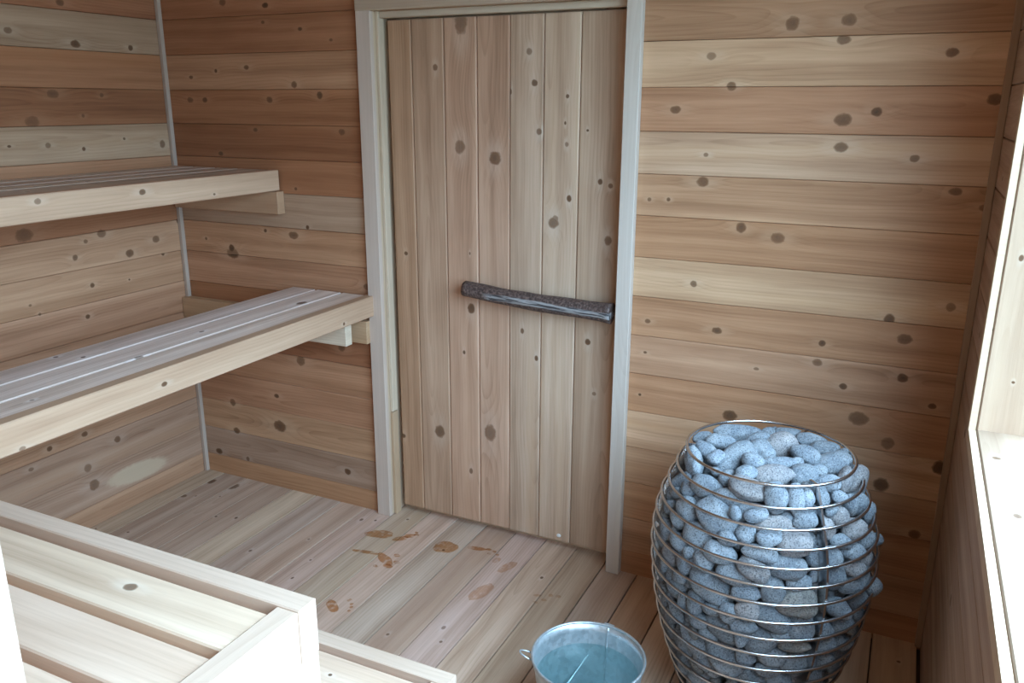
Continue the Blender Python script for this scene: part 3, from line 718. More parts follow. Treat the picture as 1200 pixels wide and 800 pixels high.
# stones: x y z (1e-4 m from stove axis), half sizes (1e-4 m), quaternion (1e-3), colour, layer
STONES = """
-1018 1220 7277 679 245 176 938 327 12 116 0 1
-1838 592 7223 296 175 126 903 323 -33 283 0 1
-1302 217 7339 393 210 151 945 321 43 47 0 1
-1523 -401 7280 386 219 157 907 283 151 -273 0 1
-1169 -856 7356 240 189 136 842 306 -93 434 0 1
-765 -482 7263 629 340 245 850 306 -93 420 0 1
-154 -35 7407 380 253 182 895 288 144 -309 0 1
-256 1455 7353 189 135 97 927 328 -21 180 0 1
-410 646 7452 341 157 113 909 323 -45 258 0 1
-259 -861 7404 296 246 177 947 314 55 -33 0 1
-313 -1420 7316 277 217 156 898 309 -58 309 0 1
314 -1207 7293 479 276 198 931 314 -25 182 1 1
362 -678 7427 416 171 123 939 319 -8 127 0 1
200 739 7334 442 364 262 939 325 -3 112 1 1
265 1777 7230 460 216 156 942 328 7 74 0 1
895 1566 7236 455 227 164 943 327 39 -47 0 1
1229 1059 7266 388 233 168 943 325 -5 71 0 1
834 255 7380 403 252 181 937 315 70 -130 0 1
1551 405 7212 476 326 235 908 312 -77 269 0 1
735 -462 7414 171 147 106 947 320 16 39 0 1
947 -859 7297 361 289 208 931 315 -35 179 0 1
1540 -868 7205 307 213 153 938 314 -32 144 0 1
2055 451 6818 475 350 252 536 575 -12 618 1 1
1267 -512 7316 218 193 139 931 316 -40 177 0 1
491 -1937 7064 396 279 201 631 421 448 -473 0 1
917 -1837 7056 393 197 142 659 405 461 -435 0 1
-181 -1842 7124 471 294 212 948 303 66 -70 1 1
-577 -1820 6782 403 237 170 790 612 12 -35 0 1
-78 -2001 6600 409 222 160 782 608 -62 123 0 1
114 -2232 6672 303 186 134 773 602 -94 179 0 1
479 -2074 6425 417 220 158 783 609 -4 130 1 1
-79 -2307 6174 257 245 177 793 606 -16 67 0 1
469 -2357 6220 301 208 150 775 604 -45 179 0 1
314 -2486 5850 417 208 150 798 599 66 16 0 1
1004 -2043 6080 429 348 250 787 601 63 125 1 1
1170 -1844 6599 301 231 167 720 603 -83 334 0 1
1164 -1646 7045 255 162 117 649 367 491 -449 0 1
887 -2257 5517 533 301 217 795 595 64 96 0 1
1312 -1222 7015 398 258 185 787 514 328 -99 0 1
1867 -1166 6527 282 235 169 798 524 296 -16 1 1
1824 -984 6940 212 165 119 794 547 260 61 0 1
2198 -140 6471 366 293 211 803 491 320 110 0 1
2491 341 6078 299 199 143 746 190 537 -345 0 1
1577 -1486 6323 326 256 184 761 449 401 -242 1 1
2210 -830 6097 334 262 189 777 563 181 217 1 1
2203 -1168 5702 401 224 161 801 543 232 97 0 1
2497 -420 5706 267 194 140 688 577 58 437 0 1
2495 -680 5337 217 193 139 717 252 522 -388 1 1
2759 158 5478 173 149 107 781 513 240 263 0 1
1847 -1726 5723 279 233 168 742 408 433 -310 0 1
1987 -1398 6010 280 187 134 794 566 189 116 0 1
1459 -1735 5653 278 208 150 703 385 456 -387 0 1
-1191 -1543 6820 438 292 210 784 609 -15 -121 0 1
-1701 -1413 6595 225 200 144 534 514 309 -595 0 1
-1972 -1037 6633 306 178 129 790 497 -326 151 0 1
-2045 -1202 6327 178 153 110 806 558 -197 -23 0 1
-2270 -958 6145 207 129 93 511 523 262 -630 0 1
-1613 -1695 6178 360 298 215 695 576 156 -400 0 1
-810 -2019 6245 625 409 294 734 577 183 -307 0 1
-1870 -1622 5813 276 200 144 712 579 121 -378 0 1
-2188 -1206 5890 205 180 129 522 517 276 -620 0 1
-2217 -1332 5320 309 206 148 645 556 166 -497 0 1
-2591 -589 5191 134 134 96 825 498 -266 -13 0 1
-1225 -2006 5670 438 353 254 780 595 51 -185 0 1
-467 -2441 6020 260 189 136 796 600 40 -66 0 1
-1707 -1929 5335 336 211 152 780 589 18 -211 0 1
-605 -2456 5624 403 273 197 798 597 36 -67 0 1
-1003 -2366 5246 290 241 174 696 540 246 -403 0 1
-1976 -1721 4825 279 203 146 719 570 112 -381 1 1
-1515 -2062 4889 296 235 169 608 505 300 -535 0 1
-1391 -2231 5302 171 147 105 806 581 -109 19 0 1
-2151 -1517 4366 206 154 111 541 497 288 -614 0 1
-258 -2468 5140 425 283 204 799 589 84 -85 0 1
-1739 -1763 4111 432 331 238 674 544 191 -462 0 1
-780 -2270 4582 630 388 279 776 574 131 -227 0 1
-1464 -2144 3830 252 189 136 568 477 324 -587 0 1
-1121 -2308 4038 345 222 160 540 436 385 -609 0 1
-1693 -1891 3343 332 153 110 719 552 144 -397 0 1
-2119 -1412 3292 197 131 95 619 525 200 -549 0 1
-685 -2466 4044 266 169 122 810 581 -61 52 0 1
-265 -2592 4134 263 227 164 611 434 394 -532 0 1
95 -2525 4728 353 223 161 798 591 -38 116 0 1
-1029 -2281 3511 247 223 160 807 577 26 -124 0 1
-364 -2312 3522 511 341 245 797 568 122 -166 0 1
86 -2558 3854 346 203 146 810 584 16 46 0 1
-1854 -938 2059 489 380 274 693 539 77 -474 0 1
-1156 -1994 2786 507 304 219 718 537 193 -398 0 1
-357 -2226 2636 597 398 287 757 532 217 -311 0 1
-1400 -1465 1644 370 291 209 601 495 256 -573 0 1
-752 -2068 2184 405 253 182 799 563 85 -194 0 1
-861 -1827 1565 439 258 186 825 562 -48 -41 0 1
163 -2598 4332 307 224 162 804 588 -7 84 1 1
67 -2568 3493 216 168 121 624 417 404 -523 0 1
-1700 -933 1188 327 204 147 572 499 208 -617 0 1
-1433 -302 234 282 254 183 496 482 183 -698 0 1
199 -2388 2889 243 206 149 812 577 -5 92 0 1
-764 -2316 3203 246 172 124 809 576 43 -108 0 1
330 -2091 2191 419 296 213 810 551 159 -124 0 1
-2236 -934 2644 216 135 97 601 521 168 -583 0 1
-1917 -909 1571 244 136 98 592 507 192 -596 0 1
191 -2553 5430 397 268 193 790 576 162 -137 1 1
652 -2392 4948 373 303 218 594 358 474 -543 0 1
1207 -2164 5130 312 196 141 787 594 37 164 0 1
1213 -2177 4604 493 387 279 797 585 67 135 2 1
703 -2355 4156 495 294 212 803 556 187 -106 0 1
1329 -2073 3929 403 332 239 705 391 433 -405 0 1
484 -2303 3450 444 360 259 775 575 -86 247 0 1
807 -2217 3001 361 253 182 793 578 -12 192 0 1
1242 -1907 2830 364 315 227 805 569 79 149 0 1
1268 -2182 3430 380 166 120 803 575 70 141 2 1
707 -2230 2603 291 194 140 810 574 33 118 0 1
950 -2358 3711 236 165 119 804 581 45 122 0 1
1296 -1523 2372 319 233 168 805 557 108 172 0 1
970 -2028 2281 342 220 158 818 561 107 64 0 1
1851 -1572 5254 398 304 219 744 404 432 -309 0 1
2324 -1125 5229 333 214 154 805 534 237 103 1 1
1649 -1739 4828 198 187 134 792 578 108 165 1 1
2299 -1202 4808 310 226 163 767 570 111 273 0 1
2805 -109 4303 249 224 161 731 542 131 392 0 1
2519 -571 4100 295 209 151 719 559 79 405 0 1
2105 -1467 4287 381 238 171 815 506 281 -20 0 1
1611 -1715 4233 259 200 144 680 328 481 -446 0 1
2239 -1203 3721 303 206 148 761 564 86 308 0 1
1873 -1708 3726 239 215 155 797 564 120 177 0 1
1906 -1544 3244 290 230 165 755 571 31 321 0 1
2330 -164 2882 404 278 200 808 493 240 214 0 1
1944 -1323 2641 270 209 150 801 546 144 198 0 1
2218 -1152 3136 196 147 106 714 270 496 -413 0 1
2526 -234 3481 226 176 126 795 506 221 251 0 1
2080 -457 1792 333 205 148 803 503 208 244 0 1
2293 -348 2410 229 191 137 800 501 215 249 0 1
1728 -1381 2196 222 222 160 804 551 126 185 0 1
2369 -520 2797 200 175 126 800 507 209 244 0 1
1814 218 1151 433 342 240 412 521 478 575 2 2
1202 2123 5520 493 336 277 377 -623 -335 -598 0 2
2170 496 2341 418 268 218 205 614 351 677 0 2
-2039 1543 4831 425 320 222 671 -228 -669 -222 0 2
-1210 1486 1424 492 320 249 462 -21 -707 -535 0 2
783 2030 4036 432 275 263 636 -705 -58 -308 0 2
2312 1002 4302 424 265 243 414 -691 152 -573 0 2
-2393 416 3375 411 298 227 690 36 -706 -157 1 2
1873 915 2117 492 296 298 162 -690 -156 -688 0 2
227 1784 1132 450 278 261 623 -660 -253 -334 0 2
-2149 -479 5099 494 340 263 631 -174 -685 319 1 2
-2062 106 6768 429 338 240 633 -348 -616 315 0 2
-881 1796 6792 477 374 294 252 65 -704 -661 0 2
422 2339 2995 394 257 212 339 -444 -550 -620 1 2
-1612 980 1294 422 270 234 507 157 -689 -492 0 2
-2344 -1056 4908 399 250 203 397 -371 -602 585 0 2
-1955 1033 6413 487 349 244 644 -43 -706 -292 0 2
-1909 958 2119 433 262 247 674 -492 -508 212 0 2
-1760 -55 1108 482 309 289 512 -472 -527 488 2 2
1515 1482 6617 468 344 252 241 -644 -292 -665 1 2
-1149 2194 3904 413 326 249 540 -267 -655 -456 0 2
-1947 1456 3620 441 341 260 706 -459 -538 46 1 2
1113 2013 2834 439 333 257 253 -541 -455 -660 1 2
-2232 -209 4459 454 283 228 590 444 -551 -390 0 2
246 2128 6505 481 294 278 582 -624 -332 -401 2 2
-1436 2051 5401 386 282 229 679 -669 -229 196 0 2
2548 306 4810 399 304 213 441 -601 372 -553 1 2
-1587 1963 4539 462 299 250 707 -534 -464 -25 0 2
-2370 831 5504 400 300 208 707 -237 -666 3 0 2
-721 2420 5151 385 243 237 213 -12 -707 -674 0 2
-57 -1932 1417 419 253 230 704 702 -89 68 2 2
-1656 -446 1723 431 328 249 644 449 -547 -291 0 2
-1061 -1424 1058 454 293 256 703 611 -356 -79 0 2
-2478 522 4619 483 363 245 611 222 -671 -355 0 2
773 1652 2018 392 292 230 474 -652 -275 -525 0 2
1139 -1363 1959 461 302 260 165 -314 633 -688 1 2
241 2501 4589 455 298 264 623 -652 -273 -334 0 2
1370 1165 1149 453 356 268 269 323 629 654 0 2
1954 1260 6065 450 279 264 166 -668 -232 -687 0 2
2253 916 3452 451 313 235 363 426 565 607 1 2
1517 -909 1132 475 324 291 321 -376 599 -630 0 2
-1885 -260 2369 424 256 248 707 80 -703 17 0 2
-479 2368 5918 414 293 212 427 -307 -637 -564 0 2
1908 1699 4353 385 285 211 7 -533 -465 -707 1 2
-2003 -583 3268 441 304 255 691 47 -706 152 1 2
-1803 -493 6553 380 253 230 671 393 -588 -224 0 2
1515 1953 3735 431 263 236 76 -491 -509 -703 0 2
504 2040 5734 463 358 277 230 -383 -594 -669 0 2
-1122 2040 2900 461 332 242 426 -101 -700 -564 0 2
-2316 -940 4061 483 370 242 579 -158 -689 406 0 2
-150 2190 2313 482 323 243 453 -415 -573 -543 0 2
-601 1931 1720 404 276 242 679 -590 -389 -196 0 2
2326 1027 4955 407 316 230 569 -614 351 -420 0 2
2392 287 3219 427 277 223 37 -706 -47 -706 0 2
1762 1816 5064 386 268 237 227 304 639 670 2 2
-567 2333 3513 452 322 275 639 -550 -445 -302 0 2
-2227 204 2608 476 292 271 610 -411 -575 357 1 2
-1517 1271 6974 390 236 235 667 -609 -359 236 0 2
-2313 346 5978 477 300 274 650 -372 -601 279 0 2
-1456 -1644 2435 458 293 271 463 -8 -707 534 0 2
531 -1735 1078 446 298 225 632 697 -119 317 0 2
2295 967 5592 388 237 218 257 507 493 659 0 2
1133 2304 4666 402 288 212 261 -524 -475 -657 0 2
484 1861 2635 498 336 290 77 -251 -661 -703 1 2
-1444 1638 2258 421 274 240 679 -641 -299 199 1 2
728 1598 6751 427 301 256 157 -429 -562 -689 0 2
-962 2358 4484 386 243 225 335 -75 -703 -623 0 2
-1254 1947 6150 393 298 242 694 -511 -489 -134 2 2
-2086 1406 5523 381 240 201 694 -501 -499 136 1 2
2506 262 4101 384 255 226 29 -706 -45 -707 0 2
-392 1760 980 393 237 199 215 -64 -704 -674 0 2
2032 1181 2887 395 274 217 160 515 484 689 0 2
213 2491 5650 385 263 200 635 -660 -255 -310 0 2
1870 -425 7196 386 283 195 455 629 324 541 1 2
-2032 1065 2694 410 279 233 579 91 -701 -406 0 2
709 -1922 1810 402 254 244 666 707 6 239 2 2
-398 2517 4460 410 270 222 476 -389 -591 -523 0 2
1575 1492 2128 428 285 217 135 411 575 694 0 2
-1750 -772 7113 457 293 238 528 -217 -673 470 0 2
-2536 -119 4080 382 245 205 595 410 -576 -382 0 2
628 2188 5007 381 241 193 308 -472 -527 -636 0 2
1724 895 7057 389 269 234 43 -646 -287 -706 0 2
2455 -601 4671 494 312 252 465 628 325 533 0 2
-2041 -513 5850 397 306 242 500 -363 -607 500 0 2
2088 -814 2361 399 299 208 111 -611 357 -698 0 2
1534 -1531 3695 458 278 235 604 687 168 367 2 2
-2282 1116 3961 383 247 191 645 -544 -451 291 2 2
899 1747 1402 349 268 192 85 245 663 702 2 2
1057 -1761 1533 283 171 147 622 706 32 336 0 2
-324 2405 2957 293 218 154 706 -705 -51 43 0 2
2487 -576 3724 262 196 154 313 -547 448 -634 0 2
1614 1814 6078 278 169 157 247 256 659 663 1 2
-2343 -883 3351 297 232 149 578 -178 -684 407 0 2
281 2536 3809 295 197 165 322 -390 -590 -629 0 2
812 1561 850 315 201 194 70 262 657 704 0 2
2084 440 1799 307 229 160 328 -680 192 -626 0 2
693 2079 3414 276 179 170 663 -707 -24 -246 0 2
-1701 1622 2842 351 244 208 678 -613 -352 200 0 2
984 -1417 1475 294 189 156 19 419 -570 707 1 2
1763 -1087 1724 352 223 194 37 620 -339 706 0 2
1735 1660 2785 274 202 146 314 -675 -211 -634 0 2
-1742 1784 5906 265 205 138 346 184 -683 -617 0 2
-209 2019 7042 278 213 153 680 -656 -264 -195 2 2
-2548 86 5402 314 236 183 534 -482 -518 464 0 2
2586 271 5328 265 161 142 450 496 504 546 2 2
-175 -1763 834 337 255 179 629 594 -383 323 1 2
-2239 -325 3830 292 201 156 648 -186 -682 282 1 2
-2130 -179 2965 277 175 146 524 -430 -562 475 0 2
-1916 -1429 2862 300 231 172 690 537 -459 -156 0 2
-1736 -205 6992 301 229 157 694 -51 -705 134 0 2
-1583 -850 875 269 163 166 679 495 -505 -197 0 2
-2360 -928 5491 308 212 185 680 430 -561 -195 2 2
-1630 669 802 304 222 188 707 -289 -645 22 0 2
-2128 201 1765 275 173 141 561 -482 -518 431 2 2
-2531 587 3954 263 204 133 647 -425 -565 286 0 2
1362 1540 1604 277 174 169 659 -664 244 -257 0 2
2073 -647 6657 341 208 182 108 -635 311 -699 0 2
-946 2037 2160 294 190 149 699 -678 -199 105 0 2
1023 -1580 1011 262 172 132 264 578 -407 656 0 2
-2309 -139 6281 322 205 193 706 77 -703 -35 0 2
2432 -644 3337 265 196 135 219 -594 383 -672 2 2
1021 2054 6296 338 267 208 397 -616 -348 -585 1 2
-2313 1196 5018 271 164 165 705 -271 -653 -59 0 2
2092 -25 1684 314 218 159 127 697 118 696 0 2
427 2164 2093 318 242 170 659 -696 -123 -256 0 2
11 2497 3367 309 241 158 474 -477 -522 -524 0 2
-1550 1645 6526 260 158 151 598 -176 -685 -378 0 2
2201 802 6302 270 196 156 235 -707 -8 -667 0 2
-2631 -182 4573 275 166 138 587 -353 -612 395 1 2
-1012 2338 5597 262 174 159 558 -340 -620 -434 0 2
918 -1178 911 350 229 183 422 682 -188 567 1 2
-2166 426 2056 261 170 157 561 314 -634 -430 0 2
-106 1983 1453 321 193 188 671 -658 -259 -223 0 2
-1669 1837 3251 286 178 156 540 -93 -701 -456 2 2
-1893 -1317 2398 269 179 152 544 -59 -705 451 0 2
1114 1889 2002 274 216 156 547 -699 -108 -448 0 2
1841 1774 5630 278 179 146 487 -707 -6 -513 0 2
-122 2622 3844 183 132 95 172 -140 -693 -686 0 2
439 2507 3418 211 135 118 679 -703 -76 -196 0 2
1957 -585 1355 196 157 99 186 -600 374 -682 2 2
-1144 -2225 3066 185 121 100 466 171 -686 532 2 2
2317 -841 2924 202 149 110 412 681 191 575 0 2
487 2383 6232 187 117 94 428 -532 -466 -563 2 2
-2036 1676 4209 222 161 120 549 -6 -707 -445 1 2
1979 1664 3590 197 152 102 445 -707 -13 -550 0 2
1706 -1404 6754 185 116 101 547 694 138 448 0 2
-1757 1978 5020 203 156 123 589 -180 -684 -392 0 2
-2166 -1386 3600 202 155 117 663 564 -426 -246 0 2
1810 -365 906 217 135 129 46 -683 185 -706 0 2
2481 756 3861 238 191 128 416 426 565 572 0 2
-144 -2199 1840 194 120 98 656 638 -305 263 2 2
1502 -1813 5195 182 130 105 443 693 -141 551 0 2
1852 919 1472 186 131 113 184 529 469 683 2 2
1483 2187 4245 211 130 118 348 -634 -314 -615 2 2
1053 1913 6764 209 148 123 110 240 665 698 0 2
-1336 1757 1845 181 110 96 702 -610 -357 85 0 2
-1045 -1910 1893 233 151 140 253 -95 -701 660 2 2
-1591 -1230 1273 199 143 102 690 300 -640 154 0 2
-1990 693 6972 187 134 108 580 -573 -415 404 0 2
2083 1582 3863 186 112 106 157 454 542 689 0 2
-1913 590 1277 189 119 112 571 230 -669 -417 0 2
1708 1833 3163 189 131 116 169 -592 -387 -687 1 2
1950 1075 6675 214 154 119 342 377 598 619 0 2
-1632 -2072 4460 220 171 132 685 647 -285 -177 0 2
1531 -1561 3160 236 163 134 32 -472 527 -706 2 2
337 2066 1508 183 137 99 621 -667 -234 -339 0 2
-316 2223 6640 197 147 116 222 -125 -696 -671 0 2
-379 -2234 6624 202 148 102 494 402 -582 506 0 2
-1415 2110 3369 195 151 114 476 -103 -699 -523 0 2
1308 2194 3456 201 131 113 354 -618 -344 -612 1 2
-1371 1197 836 229 152 130 676 -600 -374 206 0 2
-566 -2078 1684 195 124 98 641 540 -456 298 2 2
-2071 1397 5974 218 145 115 584 4 -707 -399 0 2
2262 -88 2068 200 153 104 347 629 323 616 0 2
2596 -35 5594 184 129 111 198 681 189 679 2 2
-388 2605 5395 194 154 99 365 -272 -653 -606 0 2
-851 1716 2545 399 279 276 510 -76 567 643 1 3
-61 -1343 3689 362 241 230 77 637 -45 -765 0 3
1365 -1195 3918 379 251 216 281 -68 589 755 2 3
736 -1261 6635 320 217 215 296 -355 435 773 0 3
1525 1146 2673 338 267 231 161 426 -274 -847 0 3
-1025 633 1305 320 216 183 561 -119 5 -819 0 3
-1628 253 4574 409 309 244 196 -644 239 -700 0 3
1064 -755 5690 375 317 245 558 -100 445 -693 0 3
-760 -1170 2421 302 255 185 372 9 -551 747 2 3
-584 1615 6126 366 266 254 220 670 364 -608 0 3
1074 1487 6135 351 242 209 538 -198 -337 747 1 3
412 1956 3626 318 226 200 562 343 364 659 0 3
1254 -583 3503 415 275 240 660 138 340 -655 0 3
1556 -224 4383 315 227 212 77 471 611 631 0 3
-1142 -810 1160 375 266 259 270 617 -456 582 0 3
1064 -952 2477 395 319 222 201 -445 19 873 0 3
-85 1128 6510 416 273 252 678 91 422 595 1 3
86 1313 1073 345 240 223 305 -289 -522 742 2 3
-1015 -1712 4338 414 320 277 314 -230 521 760 0 3
1853 -1006 5217 351 230 235 233 -519 -137 811 1 3
-1568 -1019 4360 326 257 217 311 127 346 876 0 3
809 1211 4996 346 274 238 174 -390 151 891 0 3
390 -1170 5531 300 204 204 628 257 64 732 0 3
1280 1380 5596 351 264 237 505 -81 -461 725 0 3
1042 861 2331 306 216 189 548 8 -403 733 2 3
1078 -1349 5408 328 266 201 329 64 -239 -911 0 3
-1654 -258 4507 342 250 239 113 -242 -137 954 0 3
1283 189 936 396 325 249 464 377 408 691 0 3
-188 -1783 5089 313 215 215 312 543 -441 -643 1 3
-1025 996 2948 388 304 230 608 -258 371 653 1 3
722 1362 2895 399 310 235 526 438 -310 660 1 3
1561 250 3770 396 300 266 534 -40 -485 -692 2 3
-1453 50 1978 336 235 213 282 -504 100 -810 0 3
1875 1089 4366 351 239 195 38 409 181 -894 1 3
1076 1025 3899 390 307 267 146 429 192 -870 0 3
1098 700 1336 377 307 263 239 516 -525 -634 1 3
1774 816 3886 388 295 239 192 -119 -336 914 0 3
-1579 -243 3474 319 265 178 166 508 491 688 1 3
-1478 127 3916 334 269 186 92 -455 -43 -885 2 3
1677 519 6230 346 253 223 361 -196 447 -795 0 3
427 -2031 4183 325 266 214 380 -545 466 -585 2 3
-947 -1385 5986 387 311 249 73 19 13 997 1 3
1442 1037 3170 415 345 270 622 -277 -375 629 0 3
-489 1431 3867 376 282 261 289 212 -10 -933 0 3
-1556 -723 3594 393 292 248 293 -557 -156 -761 1 3
685 1517 4444 302 252 201 97 -270 -458 -841 0 3
481 -1045 1241 400 312 221 129 -524 -455 708 1 3
-687 902 1892 338 243 222 340 -178 650 655 0 3
73 -1973 3002 312 252 211 329 -129 -47 -934 0 3
-1119 -581 2385 399 297 236 63 84 597 795 1 3
-1386 560 6957 365 241 231 94 -36 -552 -828 1 3
-377 1369 2899 340 273 230 453 91 -621 633 1 3
-384 1262 4661 411 328 268 491 -13 -69 -868 0 3
-1771 175 6338 344 261 237 256 277 -626 -683 1 3
-498 1919 4794 413 333 252 162 -405 630 -642 0 3
-978 -16 835 392 283 228 308 -603 -345 650 1 3
544 1244 1372 346 272 215 274 -247 -256 -894 1 3
-1059 1805 4863 305 253 192 236 448 299 808 1 3
-664 -1732 2634 325 262 190 653 43 381 653 0 3
-66 -954 857 322 227 225 195 -276 -429 838 0 3
1157 -4 6857 335 265 194 366 -156 -343 -851 0 3
65 1377 4233 318 235 185 159 214 -538 800 0 3
2039 -369 3636 337 273 224 207 127 -269 -932 0 3
-694 -1105 867 307 254 180 85 -568 186 -798 0 3
-923 1118 6155 341 235 230 494 -448 -379 -642 0 3
-75 1870 5662 376 252 246 623 -260 -57 -735 0 3
1726 -760 2580 363 257 222 328 -509 528 -596 1 3
1792 -54 3067 321 260 201 13 -52 571 -819 0 3
-654 -1038 6387 326 227 180 597 -298 -226 710 0 3
1837 582 3191 349 248 233 586 145 380 -701 0 3
-903 -1132 1916 354 295 237 345 -65 -109 930 2 3
101 -1907 3488 408 270 285 344 154 509 -774 1 3
2027 -706 4438 351 250 224 241 579 95 -773 0 3
-1350 706 5803 400 281 276 503 275 -192 796 0 3
-1746 -819 4816 358 239 214 396 -343 67 849 0 3
-1702 1050 4108 375 310 240 397 -187 -362 -822 0 3
-1071 -525 2862 305 248 173 433 412 -193 778 0 3
1478 562 1963 328 276 207 541 -380 323 677 0 3
-534 -1386 5040 386 267 267 504 -343 -238 -756 0 3
-1122 -1167 4016 347 243 198 377 -476 -464 645 0 3
-1400 389 5074 321 262 183 548 6 293 -784 0 3
179 -1849 5836 301 248 194 118 523 104 -837 0 3
1549 726 4472 386 301 216 31 -406 -112 907 2 3
638 -1156 1928 344 228 228 439 -218 -582 650 0 3
-537 -1060 3112 409 295 284 2 -456 -238 -857 0 3
-1295 773 4698 313 257 176 342 453 402 718 0 3
842 -1277 4065 360 268 243 83 -657 27 -749 1 3
-1164 397 1804 302 204 210 76 357 -40 930 0 3
-1914 288 3633 321 214 182 128 -320 -15 -938 2 3
1083 -387 1552 341 281 217 214 262 315 -887 0 3
-1146 -407 1392 306 257 213 152 277 355 880 0 3
-153 1254 2011 403 317 262 177 -272 -181 -929 0 3
-321 -1824 4607 318 226 197 518 369 509 -581 1 3
-637 -1276 4344 379 304 236 43 -614 396 -682 0 3
-1388 1112 5043 360 267 242 290 -132 471 823 0 3
1515 153 4728 337 265 228 401 8 186 897 2 3
1410 -774 6784 396 289 258 215 -141 249 -934 0 3
789 970 3331 379 296 252 393 150 -599 682 0 3
-1362 1289 5621 344 250 224 3 -494 582 646 1 3
-1677 340 2417 383 308 214 36 415 639 -647 2 3
1874 1222 5310 391 292 266 276 632 366 625 0 3
-142 -1270 1489 381 270 248 191 -391 -373 820 2 3
941 -886 4803 362 302 208 462 -71 535 -704 0 3
-129 1669 6634 397 290 243 2 -126 -341 932 1 3
-1659 -1347 4911 328 216 207 366 -376 -400 752 0 3
913 -1661 4706 341 263 194 162 -479 -603 -617 0 3
1364 -265 2222 399 281 251 194 -659 -459 -563 0 3
231 -1052 6918 381 295 214 381 316 -554 670 0 3
1467 51 1478 413 324 235 383 82 119 -912 1 3
-1821 -1013 5771 310 244 171 558 -373 229 704 2 3
1190 396 2790 315 209 218 313 466 485 670 0 3
754 -1720 6510 314 208 192 676 -174 -15 -716 1 3
831 1024 1981 327 223 198 100 115 390 -908 0 3
-1210 978 2130 315 214 180 510 406 -424 628 0 3
-1914 816 5358 354 249 228 514 377 502 584 0 3
636 1099 6381 396 335 273 440 -449 -504 -592 0 3
-1349 623 3019 420 292 235 371 556 -55 -742 0 3
1018 1075 6906 314 259 179 211 -538 84 -812 0 3
-1395 63 6696 388 295 238 372 217 295 853 0 3
-490 -1907 3246 320 271 183 486 -360 383 698 2 3
-167 -1387 5583 331 255 220 399 -350 326 -783 0 3
2106 220 4709 380 301 238 39 -473 -303 -826 1 3
-1187 -1407 4793 369 271 241 290 -153 69 942 0 3
784 -849 6292 409 298 270 643 201 115 730 0 3
-1401 1587 3645 386 318 230 637 -288 -266 664 1 3
-447 1430 5517 366 252 237 382 215 -252 863 0 3
-1242 -501 5628 399 279 224 254 -434 -46 863 1 3
-652 822 1014 377 302 213 508 487 430 565 0 3
1342 -682 5178 397 307 231 79 -582 -281 759 2 3
1749 -504 4006 327 265 201 296 178 333 -878 0 3
1598 177 6523 314 238 182 358 17 -108 927 0 3
1018 782 4715 394 331 271 43 -20 208 -977 0 3
-1662 -341 5461 392 270 217 44 580 -91 808 1 3
-1149 626 4156 402 262 240 326 551 -158 -752 0 3
-989 -1557 3004 336 239 207 160 -380 580 703 0 3
1766 -224 1848 333 268 206 88 -558 -550 -615 0 3
1248 -95 5461 373 253 260 530 -411 174 721 2 3
64 1319 2507 320 228 208 9 -392 -20 -920 0 3
-1745 -1029 2817 395 258 233 69 -224 516 -823 0 3
-1010 -743 6566 305 217 204 117 -475 182 -853 1 3
-1746 478 3132 302 214 190 510 371 408 -660 0 3
519 -1370 3401 353 275 231 105 110 600 785 0 3
764 -707 940 393 332 269 3 393 462 -795 1 3
164 1335 3224 399 284 249 64 555 -185 -809 2 3
638 -831 1661 302 200 191 311 -112 -98 939 2 3
653 -1771 5612 413 312 271 97 -406 -13 909 1 3
231 -1367 6434 386 292 252 636 0 -110 764 0 3
843 1553 3903 365 257 236 360 -464 -65 -807 0 3
1525 -977 5804 301 218 186 258 -652 -223 -677 1 3
-1423 -1397 2969 395 279 259 486 103 -440 -748 0 3
-174 -1203 2634 342 240 213 132 -353 465 -801 1 3
292 1560 5495 367 259 220 508 -231 -242 -794 0 3
1321 716 6574 338 258 194 79 544 328 768 0 3
-355 -1507 6229 352 232 205 284 409 208 -842 0 3
-633 797 6939 350 294 240 61 -328 337 -880 2 3
1080 -1145 3192 330 277 197 586 -386 -129 -701 0 3
1537 -294 6620 322 240 178 356 -586 -70 -724 2 3
623 -1675 3822 398 278 268 491 164 -536 666 0 3
322 -1265 2776 366 290 210 250 -559 234 755 0 3
-770 1219 3428 329 238 186 165 588 -434 -662 0 3
-522 1240 1367 332 233 192 495 -259 297 775 0 3
-650 -616 905 391 261 230 266 155 47 -950 0 3
-197 -1946 2157 315 231 189 61 -351 -237 -904 1 3
1602 322 5486 317 230 194 88 0 34 996 0 3
758 975 843 358 262 240 569 -390 -34 -723 1 3
1730 -145 5103 320 245 211 525 283 -202 776 0 3
-1970 8 5577 314 214 199 116 -22 311 -943 0 3
-786 -1488 3455 319 219 197 627 -27 344 -698 0 3
-900 -908 2796 338 227 206 112 634 372 -669 0 3
-836 -1188 6723 304 220 203 236 -68 -219 -944 2 3
-398 -1057 6787 346 227 205 139 673 -64 724 0 3
203 1926 4085 326 216 214 112 390 342 848 0 3
145 -1331 4417 371 286 257 73 683 452 569 0 3
-1410 -1264 3682 405 280 252 139 -535 265 -790 0 3
504 -1779 2633 385 282 243 421 209 549 691 0 3
-159 -1245 1996 368 311 217 302 -347 -11 888 2 3
1496 508 5104 330 238 208 479 339 -455 669 2 3
-1193 1187 4145 367 242 220 82 -596 122 790 1 3
-1107 786 903 330 240 183 137 472 267 -829 0 3
1228 1706 4755 401 332 257 62 -406 -301 -861 0 3
1345 -1229 4865 384 258 252 449 -63 77 888 0 3
442 1186 3795 374 271 242 498 -248 -445 -702 0 3
1603 -19 6067 354 231 213 129 106 652 -740 1 3
1162 304 6217 318 243 203 467 14 439 767 0 3
-310 -1775 3843 337 220 224 173 37 204 963 2 3
-1568 -1016 5400 347 284 206 528 322 291 730 1 3
